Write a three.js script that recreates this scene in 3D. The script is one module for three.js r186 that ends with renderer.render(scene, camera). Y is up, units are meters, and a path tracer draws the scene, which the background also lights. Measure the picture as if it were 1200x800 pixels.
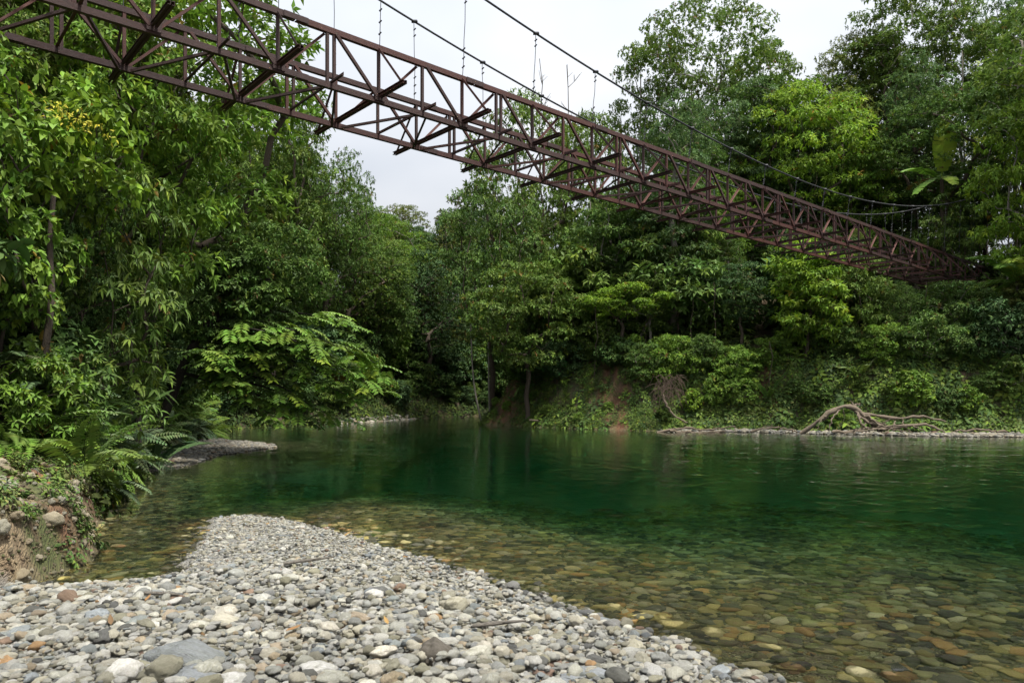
import * as THREE from 'three';
import { mergeGeometries, mergeVertices } from 'three/addons/utils/BufferGeometryUtils.js';
import { createNoise2D, createNoise3D } from 'simplex-noise';

// ---------------------------------------------------------------- camera, sky, sun, exposure
const scene = new THREE.Scene();
const EYE = 1.6, FOCAL = 858, HORIZON = 465;              // photo is 1200 x 800; the lens is shifted so that upright things stay upright
const camera = new THREE.PerspectiveCamera(2 * Math.atan(400 / FOCAL) * 180 / Math.PI, 1.5, 0.1, 900);
camera.position.set(0, EYE, 0);
camera.lookAt(0, EYE, -10);
camera.setViewOffset(1200, 800, 0, -(HORIZON - 400), 1200, 800);
const renderer = new THREE.WebGLRenderer({ antialias: true });
renderer.toneMapping = THREE.LinearToneMapping;
renderer.toneMappingExposure = 1.65;
renderer.shadowMap.enabled = true;

function rng(seed) { let a = seed >>> 0; return () => { a = (a + 0x6D2B79F5) | 0; let t = Math.imul(a ^ (a >>> 15), 1 | a); t = (t + Math.imul(t ^ (t >>> 7), 61 | t)) ^ t; return ((t ^ (t >>> 14)) >>> 0) / 4294967296; }; }
const n2 = createNoise2D(rng(11)), n3 = createNoise3D(rng(12));
const fbm2 = (x, y, o = 4) => { let s = 0, a = 0.5, f = 1; for (let i = 0; i < o; i++) { s += a * n2(x * f + i * 17.3, y * f - i * 9.1); a *= 0.5; f *= 2.03; } return s; };
const fbm3 = (x, y, z, o = 4) => { let s = 0, a = 0.5, f = 1; for (let i = 0; i < o; i++) { s += a * n3(x * f + i * 7.3, y * f - i * 3.1, z * f); a *= 0.5; f *= 2.03; } return s; };
const clamp = (x, a, b) => Math.min(b, Math.max(a, x)), lerp = (a, b, t) => a + (b - a) * t, sstep = (a, b, x) => { const t = clamp((x - a) / (b - a), 0, 1); return t * t * (3 - 2 * t); };
const V = (x, y, z) => new THREE.Vector3(x, y, z);

{ // an overcast sky: thin bright cloud, brighter overhead than at the horizon as overcast skies are
  const W = 1024, H = 512, data = new Float32Array(W * H * 4);
  for (let r = 0; r < H; r++) {
    const up = ((r + 0.5) / H - 0.5) * Math.PI, y = Math.sin(up), cy = Math.cos(up);
    for (let c = 0; c < W; c++) {
      const a = ((c + 0.5) / W - 0.5) * 2 * Math.PI, x = Math.cos(a) * cy, z = Math.sin(a) * cy;
      const yy = Math.max(y, 0), k = 1 / (yy + 0.35);
      const cl = fbm3(x * k * 1.1, yy * 1.5, z * k * 1.1, 5);
      const L = (0.34 + 0.65 * yy) * (1 + 0.2 * cl), blue = clamp(0.5 - cl * 0.9, 0, 1);
      const o = (r * W + c) * 4;
      data[o] = L * lerp(0.985, 0.9, blue); data[o + 1] = L * lerp(1.005, 0.97, blue); data[o + 2] = L * lerp(1.05, 1.08, blue); data[o + 3] = 1;
    }
  }
  const t = new THREE.DataTexture(data, W, H, THREE.RGBAFormat, THREE.FloatType);
  t.mapping = THREE.EquirectangularReflectionMapping; t.magFilter = THREE.LinearFilter; t.minFilter = THREE.LinearFilter; t.needsUpdate = true;
  scene.background = t; scene.environment = t;
}
const sun = new THREE.DirectionalLight(new THREE.Color(1, 0.96, 0.88), 4.2);
sun.position.set(18, 58, -5); sun.target.position.set(0, 0, -20); sun.castShadow = true; sun.shadow.radius = 13;
sun.shadow.mapSize.set(4096, 4096);
Object.assign(sun.shadow.camera, { left: -60, right: 60, top: 60, bottom: -60, near: 1, far: 200 });
scene.add(sun, sun.target);

// ---------------------------------------------------------------- helpers
const taken = {};
function numbered(name) { const n = taken[name] = (taken[name] ?? -1) + 1; return n ? name + '_' + String(n).padStart(3, '0') : name; }
function shade(o) { o.traverse(m => { if (m.isMesh) { m.castShadow = m.receiveShadow = true; } }); return o; }
function tag(o, label, category, group, kind) { o.userData = { label, category }; if (group) o.userData.group = group; if (kind) o.userData.kind = kind; return o; }
function top(o) { o.name = numbered(o.name); scene.add(shade(o)); return o; }
function mesh(name, geo, mat, parent) { const m = new THREE.Mesh(geo, mat); m.name = name; if (parent) parent.add(m); return m; }
function group(name, x = 0, y = 0, z = 0) { const g = new THREE.Group(); g.name = name; g.position.set(x, y, z); return g; }
// a pixel of the 1200 x 800 photo at depth d (metres in front of the camera) as a point of the place
const at = (px, py, d) => V((px - 600) / FOCAL * d, EYE + (HORIZON - py) / FOCAL * d, -d);
const pxOf = (x, d) => 600 + FOCAL * x / d, pyOf = (y, d) => HORIZON - FOCAL * (y - EYE) / d;

function noiseTexture(size, f, srgb) {
  const data = new Uint8Array(size * size * 4);
  for (let j = 0; j < size; j++) for (let i = 0; i < size; i++) { const c = f(i / size, j / size, i, j), o = (j * size + i) * 4; for (let k = 0; k < 3; k++) data[o + k] = clamp(Math.round(255 * (Array.isArray(c) ? c[k] : c)), 0, 255); data[o + 3] = 255; }
  const t = new THREE.DataTexture(data, size, size); t.wrapS = t.wrapT = THREE.RepeatWrapping; t.magFilter = THREE.LinearFilter; t.minFilter = THREE.LinearMipmapLinearFilter; t.generateMipmaps = true;
  if (srgb) t.colorSpace = THREE.SRGBColorSpace; t.needsUpdate = true; return t;
}
// noise that tiles: the torus laid out by four sines, folded into 3-D noise
const tileN = (u, v, f, s = 0) => { const a = u * 2 * Math.PI, b = v * 2 * Math.PI; return n3(Math.cos(a) * f + s, Math.sin(a) * f + Math.cos(b) * f * 1.31, Math.sin(b) * f * 1.31 - s); };

// collects triangles with normals and colours into one geometry
class Builder {
  constructor() { this.p = []; this.n = []; this.c = []; this.i = []; this.uv = []; }
  get count() { return this.p.length / 3; }
  vert(p, n, c, u = 0, v = 0) { this.p.push(p.x, p.y, p.z); this.n.push(n.x, n.y, n.z); this.c.push(c[0], c[1], c[2]); this.uv.push(u, v); return this.p.length / 3 - 1; }
  leaf(b, dir, nor, L, W, c, kind = 0, bend = 0.25) {
    // dir and nor are unit and square to each other
    const sx = dir.y * nor.z - dir.z * nor.y, sy = dir.z * nor.x - dir.x * nor.z, sz = dir.x * nor.y - dir.y * nor.x;
    const P = (l, w, h, tilt) => { const q = this.p.length / 3; this.p.push(b.x + dir.x * l + sx * w + nor.x * h, b.y + dir.y * l + sy * w + nor.y * h, b.z + dir.z * l + sz * w + nor.z * h); const k = tilt; let x = nor.x + sx * k, y = nor.y + sy * k, z = nor.z + sz * k; const m = 1 / Math.hypot(x, y, z); this.n.push(x * m, y * m, z * m); this.c.push(c[0], c[1], c[2]); this.uv.push(0, 0); return q; };
    const w = W / 2;
    if (kind === 0) { // folded rhombus
      const B = P(0, 0, 0, 0), T = P(L, 0, -bend * L * 0.6, 0), R = P(L * 0.42, w, 0.25 * w, -0.3), S = P(L * 0.42, -w, 0.25 * w, 0.3);
      this.i.push(B, R, T, B, T, S);
    } else if (kind === 1) { // pointed oval, folded along the midrib and bent down
      const B = P(0, 0, 0, 0), l1 = L * 0.28, l2 = L * 0.62, h1 = -bend * L * 0.04, h2 = -bend * L * 0.26;
      const a1 = P(l1, w * 0.92, h1 + w * 0.3, -0.35), m1 = P(l1, 0, h1, 0), b1 = P(l1, -w * 0.92, h1 + w * 0.3, 0.35);
      const a2 = P(l2, w * 0.8, h2 + w * 0.22, -0.35), m2 = P(l2, 0, h2, 0), b2 = P(l2, -w * 0.8, h2 + w * 0.22, 0.35), T = P(L, 0, -bend * L * 0.75, 0);
      this.i.push(B, a1, m1, B, m1, b1, m1, a1, a2, m1, a2, m2, b1, m1, m2, b1, m2, b2, m2, a2, T, m2, T, b2);
    } else if (kind === 2) { // heart shaped
      const B = P(0.1 * L, 0, 0, 0), a0 = P(-0.02 * L, w * 0.5, w * 0.1, -0.3), b0 = P(-0.02 * L, -w * 0.5, w * 0.1, 0.3), h1 = -bend * L * 0.06, h2 = -bend * L * 0.3;
      const a1 = P(L * 0.25, w, h1 + w * 0.3, -0.4), b1 = P(L * 0.25, -w, h1 + w * 0.3, 0.4), m1 = P(L * 0.35, 0, h1, 0);
      const a2 = P(L * 0.62, w * 0.66, h2 + w * 0.2, -0.35), b2 = P(L * 0.62, -w * 0.66, h2 + w * 0.2, 0.35), T = P(L, 0, -bend * L * 0.8, 0);
      this.i.push(B, a0, a1, B, a1, m1, B, m1, b1, B, b1, b0, m1, a1, a2, m1, a2, T, m1, T, b2, m1, b2, b1);
    }
  }
  tube(pts, rads, sides = 6, c = [1, 1, 1]) {
    let prev = null, ref = V(0, 0, 1), len = 0;
    for (let k = 0; k < pts.length; k++) {
      const t = (k === 0 ? pts[1].clone().sub(pts[0]) : k === pts.length - 1 ? pts[k].clone().sub(pts[k - 1]) : pts[k + 1].clone().sub(pts[k - 1])).normalize();
      let u = ref.clone().addScaledVector(t, -ref.dot(t)); if (u.lengthSq() < 1e-4) u = V(1, 0, 0).addScaledVector(t, -t.x); u.normalize(); ref = u; const w = t.clone().cross(u), ring = [];
      if (k) len += pts[k].distanceTo(pts[k - 1]);
      for (let s = 0; s <= sides; s++) { const a = s / sides * Math.PI * 2, nn = u.clone().multiplyScalar(Math.cos(a)).addScaledVector(w, Math.sin(a)); ring.push(this.vert(pts[k].clone().addScaledVector(nn, rads[k]), nn, c, s / sides, len)); }
      if (prev) for (let s = 0; s < sides; s++) this.i.push(prev[s], prev[s + 1], ring[s + 1], prev[s], ring[s + 1], ring[s]);
      prev = ring;
    }
    const n = pts.length - 1, t = pts[n].clone().sub(pts[n - 1]).normalize(), e = this.vert(pts[n].clone().addScaledVector(t, rads[n] * 0.4), t, c, 0.5, len);
    for (let s = 0; s < sides; s++) this.i.push(prev[s], prev[s + 1], e);
  }
  build() {
    const g = new THREE.BufferGeometry();
    g.setAttribute('position', new THREE.Float32BufferAttribute(this.p, 3)); g.setAttribute('normal', new THREE.Float32BufferAttribute(this.n, 3));
    g.setAttribute('color', new THREE.Float32BufferAttribute(this.c, 3)); g.setAttribute('uv', new THREE.Float32BufferAttribute(this.uv, 2)); g.setIndex(this.i);
    return g;
  }
}
const onSphere = R => { const z = R() * 2 - 1, a = R() * 6.2832, q = Math.sqrt(1 - z * z); return V(q * Math.cos(a), z, q * Math.sin(a)); };
const square = (n, d) => { n.addScaledVector(d, -n.dot(d)); if (n.lengthSq() < 1e-6) n.set(d.y, d.z, d.x).addScaledVector(d, -(d.x * d.y + d.y * d.z + d.z * d.x)); return n.normalize(); };
// ---------------------------------------------------------------- the lie of the land: x to the side, d in front of the camera
const GRAVEL_SHORE = [[60, -14], [14, -1.5], [8, 1.2], [2.8, 2.6], [1.35, 3.9], [0.74, 4.7], [0.22, 5.45], [-0.62, 6.65], [-1.3, 7.55], [-1.94, 8.3], [-2.98, 9.4], [-3.6, 9.75], [-3.95, 9.45], [-3.62, 8.6], [-3.2, 7.2], [-3.0, 6.55], [-3.35, 6.15], [-3.8, 5.95], [-4.08, 6.1]];
const LEFT_SHORE = [[-4.08, 6.1], [-4.1, 6.9], [-4.45, 7.8], [-5.1, 8.9], [-6.5, 11.9], [-7.9, 15.1]];
const SPIT_SHORE = [[-7.9, 15.1], [-7.6, 17.2], [-8.0, 19.6], [-7.5, 23.4], [-8.6, 25.3], [-10.6, 27], [-11.9, 29.2]];
const FAR_LEFT_SHORE = [[-11.9, 29.2], [-13.9, 36], [-12.2, 41], [-10.3, 43], [-7, 55], [-3.8, 60], [4, 69], [20, 77], [70, 84]];
const RIGHT_SHORE = [[70, 76], [22, 68], [7, 60], [0.5, 51], [-1.9, 43.5], [-1.5, 42], [0.9, 39.2], [4, 36], [6.6, 34.3]];
const STRIP_SHORE = [[6.6, 34.3], [11.4, 32.7], [17, 29.6], [20.4, 29.0], [30, 26], [60, 14]];
const WATER = [...GRAVEL_SHORE, ...LEFT_SHORE, ...SPIT_SHORE, ...FAR_LEFT_SHORE, ...RIGHT_SHORE, ...STRIP_SHORE];
const BANK_LEFT = [[-60, -14], [-9, -1], [-6.2, 3], [-4.75, 5.4], ...LEFT_SHORE, [-9.1, 18], [-10.3, 22], [-11.1, 25.5], [-11.6, 27.8], ...FAR_LEFT_SHORE];
const BANK_RIGHT = [...RIGHT_SHORE, [7.2, 35], [11.6, 34], [17, 31.3], [20.8, 30.8], [30, 28], [60, 16.5], [120, 0]];
const POLY_LEFT = [...BANK_LEFT, [70, 400], [-400, 400], [-400, -14]], POLY_RIGHT = [...BANK_RIGHT, [400, 0], [400, 400], [70, 400]];
function inside(poly, x, y) { let r = false; for (let i = 0, j = poly.length - 1; i < poly.length; j = i++) { const [a, b] = poly[i], [c, e] = poly[j]; if ((b > y) !== (e > y) && x < (c - a) * (y - b) / (e - b) + a) r = !r; } return r; }
function toLine(line, x, y) { let m = 1e9; for (let i = 1; i < line.length; i++) { const [a, b] = line[i - 1], [c, e] = line[i], u = c - a, v = e - b, t = clamp(((x - a) * u + (y - b) * v) / (u * u + v * v), 0, 1), q = (x - a - u * t) ** 2 + (y - b - v * t) ** 2; if (q < m) m = q; } return Math.sqrt(m); }
const BANKS = [LEFT_SHORE, FAR_LEFT_SHORE, RIGHT_SHORE], GENTLE = [SPIT_SHORE, STRIP_SHORE];
function zone(x, d) { // what kind of ground and how far from its edge
  const wob = 0.12 * fbm2(x * 0.9, d * 0.9, 2), X = x + wob, D = d + 0.1 * fbm2(x * 0.9 + 40, d * 0.9, 2);
  if (inside(WATER, X, D)) return ['water', toLine(GRAVEL_SHORE, X, D), Math.min(...BANKS.map(b => toLine(b, X, D))), Math.min(...GENTLE.map(b => toLine(b, X, D)))];
  if (inside(POLY_LEFT, X, D)) return ['left', toLine(BANK_LEFT, X, D)];
  if (inside(POLY_RIGHT, X, D)) return ['right', toLine(BANK_RIGHT, X, D)];
  return ['gravel', d < 14 ? toLine(GRAVEL_SHORE, X, D) : Math.min(toLine(SPIT_SHORE, X, D), toLine(STRIP_SHORE, X, D))];
}
function heightOf(x, d, z = zone(x, d)) {
  const s = z[1], rough = fbm2(x * 1.3, d * 1.3, 4);
  if (z[0] === 'water') {
    const k = sstep(0.5, 5, x), gentle = 0.02 + 0.06 * Math.min(s, 3.2) + 1.9 * sstep(lerp(1.0, 3.0, k), lerp(6, 9.5, k), s) + 0.5 * sstep(0.05, 1.1, s) * sstep(-2.4, -3.4, x), steep = 0.03 + 0.2 * z[2] + 2.8 * sstep(0.2, 5, z[2]), mid = 0.02 + 0.1 * z[3] + 2.8 * sstep(0.5, 7, z[3]);
    return -Math.min(gentle, steep, mid) + 0.03 * rough * Math.min(1, s);
  }
  if (z[0] === 'gravel') { const k = d < 14 ? 1 : 0.3; return k * (0.02 + 0.1 * Math.min(s, 1.2) + 0.075 * Math.min(Math.max(s - 1.2, 0), 5)) + 0.02 * rough * Math.min(1, s); }
  if (z[0] === 'left') {
    const near = 1 - sstep(9, 14, d), edge = 0.6 * sstep(-0.02, 0.2, s) + 0.16 * Math.min(s, 2.2);
    const h = lerp(0.55 * sstep(0, 0.6, s) + 0.45 * s, edge, near) + 0.85 * Math.max(s - lerp(0.6, 1.6, near), 0) - 1.18 * Math.max(s - 7.5, 0) - 0.12 * Math.max(s - 16, 0);
    return h + rough * (0.16 + 0.08 * Math.min(s, 12)) * Math.min(1, s * 2) + near * 0.05 * Math.min(1, s * 5) * fbm2(x * 6, d * 6, 3);
  }
  const cliff = 0.3 * sstep(0, 0.3, s) + 2.3 * sstep(0.15, 2.1, s);
  return cliff + 0.52 * Math.max(s - 1.2, 0) - 0.4 * Math.max(s - 13, 0) - 0.12 * Math.max(s - 30, 0) + rough * (0.3 + 0.06 * Math.min(s, 14)) * Math.min(1, s * 1.5);
}
const ground = (x, d) => heightOf(x, d);

const soilMap = noiseTexture(512, (u, v, i, j) => { const a = tileN(u, v, 2.2), b = tileN(u, v, 7, 5), c = tileN(u, v, 22, 9), e = tileN(u, v, 60, 2); return 0.76 + 0.1 * a + 0.09 * b + 0.09 * c + 0.1 * e; });
const soilBump = noiseTexture(512, (u, v) => 0.5 + 0.2 * tileN(u, v, 6, 3) + 0.18 * tileN(u, v, 18, 1) + 0.14 * tileN(u, v, 48, 7));
const axisSteps = (stops) => { const out = [stops[0][0]]; for (let k = 1; k < stops.length; k++) { const [end, step0] = stops[k], from = out[out.length - 1], n = Math.max(1, Math.round((end - from) / step0)); for (let i = 1; i <= n; i++) out.push(from + (end - from) * i / n); } return out; };
{
  const xs = axisSteps([[-420], [-120, 30], [-40, 8], [-16, 1.0], [-8, 0.25], [4, 0.085], [14, 0.22], [32, 0.5], [60, 2], [120, 10], [420, 30]]);
  const ds = axisSteps([[-60], [-12, 6], [2, 0.6], [12, 0.085], [27, 0.25], [48, 0.4], [75, 0.9], [120, 5], [420, 30]]);
  const pos = [], col = [], uv = [], idx = [], nx = xs.length;
  const RED = [0.19, 0.085, 0.042], CLAY = [0.15, 0.095, 0.055], LITTER = [0.07, 0.052, 0.03], GRAVEL = [0.27, 0.26, 0.235], BED = [0.13, 0.115, 0.05], MUD = [0.09, 0.08, 0.035], SAND = [0.4, 0.4, 0.28], MOSS = [0.1, 0.115, 0.035], TAN = [0.33, 0.25, 0.15];
  const mixc = (a, b, t) => [0, 1, 2].map(k => lerp(a[k], b[k], t));
  for (const d of ds) for (const x of xs) {
    const z = zone(x, d), y = heightOf(x, d, z), nz = fbm2(x * 0.5 + 9, d * 0.5, 4), nf = fbm2(x * 2.4, d * 2.4 + 30, 3);
    let c;
    if (z[0] === 'water') { c = mixc(BED, MUD, sstep(-0.1, 0.4, nz + 0.5 * nf)); c = mixc(c, SAND, sstep(0.5, 2.1, -y + 0.35 * nz + 0.25 * nf)); } // the pool has a bed of pale sand
    else if (z[0] === 'gravel') c = mixc(GRAVEL, TAN, sstep(0.1, 0.6, nz + nf) * 0.4);
    else if (z[0] === 'left') { c = mixc(LITTER, CLAY, sstep(-0.1, 0.5, nz + nf)); if (d < 12) c = mixc(mixc(TAN, CLAY, sstep(-0.3, 0.3, nf)), RED, sstep(0.12, 0.3, fbm2(x * 0.8 + 3, d * 0.8 + y * 1.5, 3))); if (d < 12) c = mixc(c, RED, 0.9 * Math.exp(-(((x + 4.15) / 0.22) ** 2 + ((d - 7.0) / 0.3) ** 2))); if (d < 12) c = mixc(c, MOSS, sstep(-0.05, 0.2, fbm2(x * 2.1 + 13, d * 2.1, 4))); }
    else { // bare red earth where the photo shows the cliff has slipped
      c = mixc(LITTER, CLAY, sstep(0, 0.5, nz + nf));
      const px = pxOf(x, d), slip = Math.max(Math.exp(-(((x + 0.5) / 1.5) ** 2)), 0.9 * Math.exp(-(((x - 5.2) / 1.1) ** 2)), 0.7 * Math.exp(-(((x - 12.3) / 1.2) ** 2)));
      c = mixc(c, MOSS, 0.8 * sstep(-0.1, 0.25, fbm2(x * 1.3 + 60, d * 1.3, 4))); if (z[1] < 5) c = mixc(c, RED, clamp(slip * 1.3 + nf * 1.4 - 0.45, 0, 1));
    }
    pos.push(x, y, -d); col.push(...c); uv.push((x + 0.75 * y) / 1.7, (d - 0.8 * y) / 1.7);
  }
  for (let j = 0; j + 1 < ds.length; j++) for (let i = 0; i + 1 < nx; i++) { const a = j * nx + i; idx.push(a, a + 1, a + nx + 1, a, a + nx + 1, a + nx); }
  const g = new THREE.BufferGeometry(); g.setAttribute('position', new THREE.Float32BufferAttribute(pos, 3)); g.setAttribute('color', new THREE.Float32BufferAttribute(col, 3)); g.setAttribute('uv', new THREE.Float32BufferAttribute(uv, 2)); g.setIndex(idx); g.computeVertexNormals();
  const m = mesh('ground', g, new THREE.MeshStandardMaterial({ vertexColors: true, map: soilMap, bumpMap: soilBump, bumpScale: 0.05, roughness: 0.95, side: THREE.DoubleSide }));
  m.userData = { kind: 'structure', label: 'river banks, gravel bar and river bed', category: 'ground' }; top(m);
}
// ---------------------------------------------------------------- the river
const rippleMap = (() => {
  const N = 2048, R = rng(77), waves = [], h = new Float32Array(N * N), tile = 14;
  for (let k = 0; k < 90; k++) { const len = 0.09 * Math.pow(9, R() ** 1.3), a = 1.2 + (R() - 0.5) * 2.4; const kx = Math.round(Math.cos(a) * tile / len), ky = Math.round(Math.sin(a) * tile / len); waves.push([kx, ky, R() * 6.283, Math.pow(len, 1.15) * (0.5 + R()), 3 + R() * 5]); }
  const cosT = new Float32Array(4096).map((_, i) => Math.cos(i / 4096 * 2 * Math.PI));
  const patch = new Float32Array(N * N / 64); // some stretches of water are calmer than others
  for (let j = 0; j < N / 8; j++) for (let i = 0; i < N / 8; i++) patch[j * N / 8 + i] = 0.65 + 0.5 * tileN(i * 8 / N, j * 8 / N, 1.4, 3) + 0.2 * tileN(i * 8 / N, j * 8 / N, 4, 8);
  for (const [kx, ky, ph, am] of waves) for (let j = 0; j < N; j++) { let base = (ky * j / N) + ph / 6.283; for (let i = 0; i < N; i++) { const t = base + kx * i / N; h[j * N + i] += am * cosT[((t - Math.floor(t)) * 4096) & 4095]; } }
  let m = 0; for (let j = 0; j < N; j += 1) for (let i = 0; i < N; i++) { const v = h[j * N + i] *= clamp(patch[(j >> 3) * N / 8 + (i >> 3)], 0.15, 1.3); m = Math.max(m, Math.abs(v)); }
  const data = new Uint8Array(N * N * 4); for (let i = 0; i < N * N; i++) { data[i * 4] = data[i * 4 + 1] = data[i * 4 + 2] = 127.5 + 127 * h[i] / m; data[i * 4 + 3] = 255; }
  const t = new THREE.DataTexture(data, N, N); t.wrapS = t.wrapT = THREE.RepeatWrapping; t.magFilter = THREE.LinearFilter; t.needsUpdate = true; return t;
})();
{
  const xs = axisSteps([[-24], [-1.8, 0.5], [7, 0.05], [75, 0.5]]), ds = axisSteps([[-16], [2.6, 0.5], [10.6, 0.05], [90, 0.5]]), pos = [], uv = [], idx = [], nx = xs.length;
  for (const d of ds) for (const x of xs) { const riffle = Math.exp(-(((x - 3.0) / 1.5) ** 2) - (((d - 4.2) / 0.8) ** 2)) + 0.5 * Math.exp(-(((x - 4.7) / 0.9) ** 2) - (((d - 7.0) / 0.35) ** 2)); const sheen = 0.45 * Math.exp(-(((x + 0.3) / 0.8) ** 2) - (((d - 9.0) / 1.0) ** 2)); pos.push(x, sheen * (0.006 * n2(x * 2.2 + 9, d * 6) + 0.004 * n2(x * 5, d * 10)) + 0.004 * n2(x * 0.35, d * 0.7) + riffle * (0.009 * n2(x * 2.4, d * 5.2) + 0.005 * n2(x * 6 + 20, d * 11)), -d); uv.push(x / 14, d / 14); }
  for (let j = 0; j + 1 < ds.length; j++) for (let i = 0; i + 1 < nx; i++) { const a = j * nx + i; idx.push(a, a + 1, a + nx + 1, a, a + nx + 1, a + nx); }
  const g = new THREE.BufferGeometry(); g.setAttribute('position', new THREE.Float32BufferAttribute(pos, 3)); g.setAttribute('uv', new THREE.Float32BufferAttribute(uv, 2)); g.setIndex(idx); g.computeVertexNormals();
  const w = mesh('river_water', g, new THREE.MeshPhysicalMaterial({ color: 0xffffff, roughness: 0.02, transmission: 1, thickness: 1, ior: 1.33, attenuationColor: new THREE.Color().setRGB(0.2, 0.48, 0.36), attenuationDistance: 1.85, bumpMap: rippleMap, bumpScale: 0.015 }));
  w.userData = { kind: 'structure', label: 'clear green river water with light ripples', category: 'river' }; top(w);
}
// ---------------------------------------------------------------- plant kinds: geometries made once, shared by every copy
const barkMap = noiseTexture(256, (u, v) => { const a = tileN(u, v, 3), b = tileN(u, v * 1, 14, 4); const s = 0.62 + 0.16 * a + 0.2 * b; return [s, s * 0.97, s * 0.92]; });
const bark = (r, g, b) => new THREE.MeshStandardMaterial({ color: new THREE.Color().setRGB(r, g, b), map: barkMap, bumpMap: barkMap, bumpScale: 0.02, roughness: 0.95 });
const BARK = { brown: bark(0.13, 0.1, 0.075), pale: bark(0.36, 0.33, 0.29), dark: bark(0.042, 0.034, 0.026) };
const leafy = (r, g, b, coat = 0.35, through = 0) => new THREE.MeshPhysicalMaterial({ color: new THREE.Color().setRGB(r, g, b), vertexColors: true, roughness: 1, side: THREE.DoubleSide, transmission: through, thickness: 0, specularIntensity: through ? 0.25 : 0.6, clearcoat: coat, clearcoatRoughness: 0.42 });
const LEAF = {
  deep: leafy(0.056, 0.108, 0.023, 0.14), forest: leafy(0.08, 0.145, 0.026, 0.18, 0.28), olive: leafy(0.118, 0.145, 0.03, 0.14), blue: leafy(0.064, 0.125, 0.04, 0.2), moss: leafy(0.104, 0.168, 0.026, 0.18, 0.28), fresh: leafy(0.128, 0.225, 0.025, 0.2, 0.3),
  bright: leafy(0.17, 0.28, 0.024, 0.16, 0.36), lime: leafy(0.23, 0.34, 0.03, 0.12, 0.36), canopy_olive: leafy(0.135, 0.17, 0.036, 0.15, 0.34), canopy_moss: leafy(0.115, 0.185, 0.03, 0.18, 0.34), canopy_blue: leafy(0.088, 0.155, 0.045, 0.2, 0.34), grey: leafy(0.105, 0.155, 0.07, 0.25),
};
const leafTint = (R, spread = 0.28) => { const k = 1 + (R() - 0.5) * 2 * spread, y = R(); const w = y > 0.93 ? 1.55 : 1 + (R() - 0.5) * 0.25; const d = y < 0.012; return d ? [1.6 * k, 0.62 * k, 0.9 * k] : [k * w, k * (y > 0.93 ? 1.28 : 1), k * (1 + (R() - 0.5) * 0.3)]; };

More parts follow.
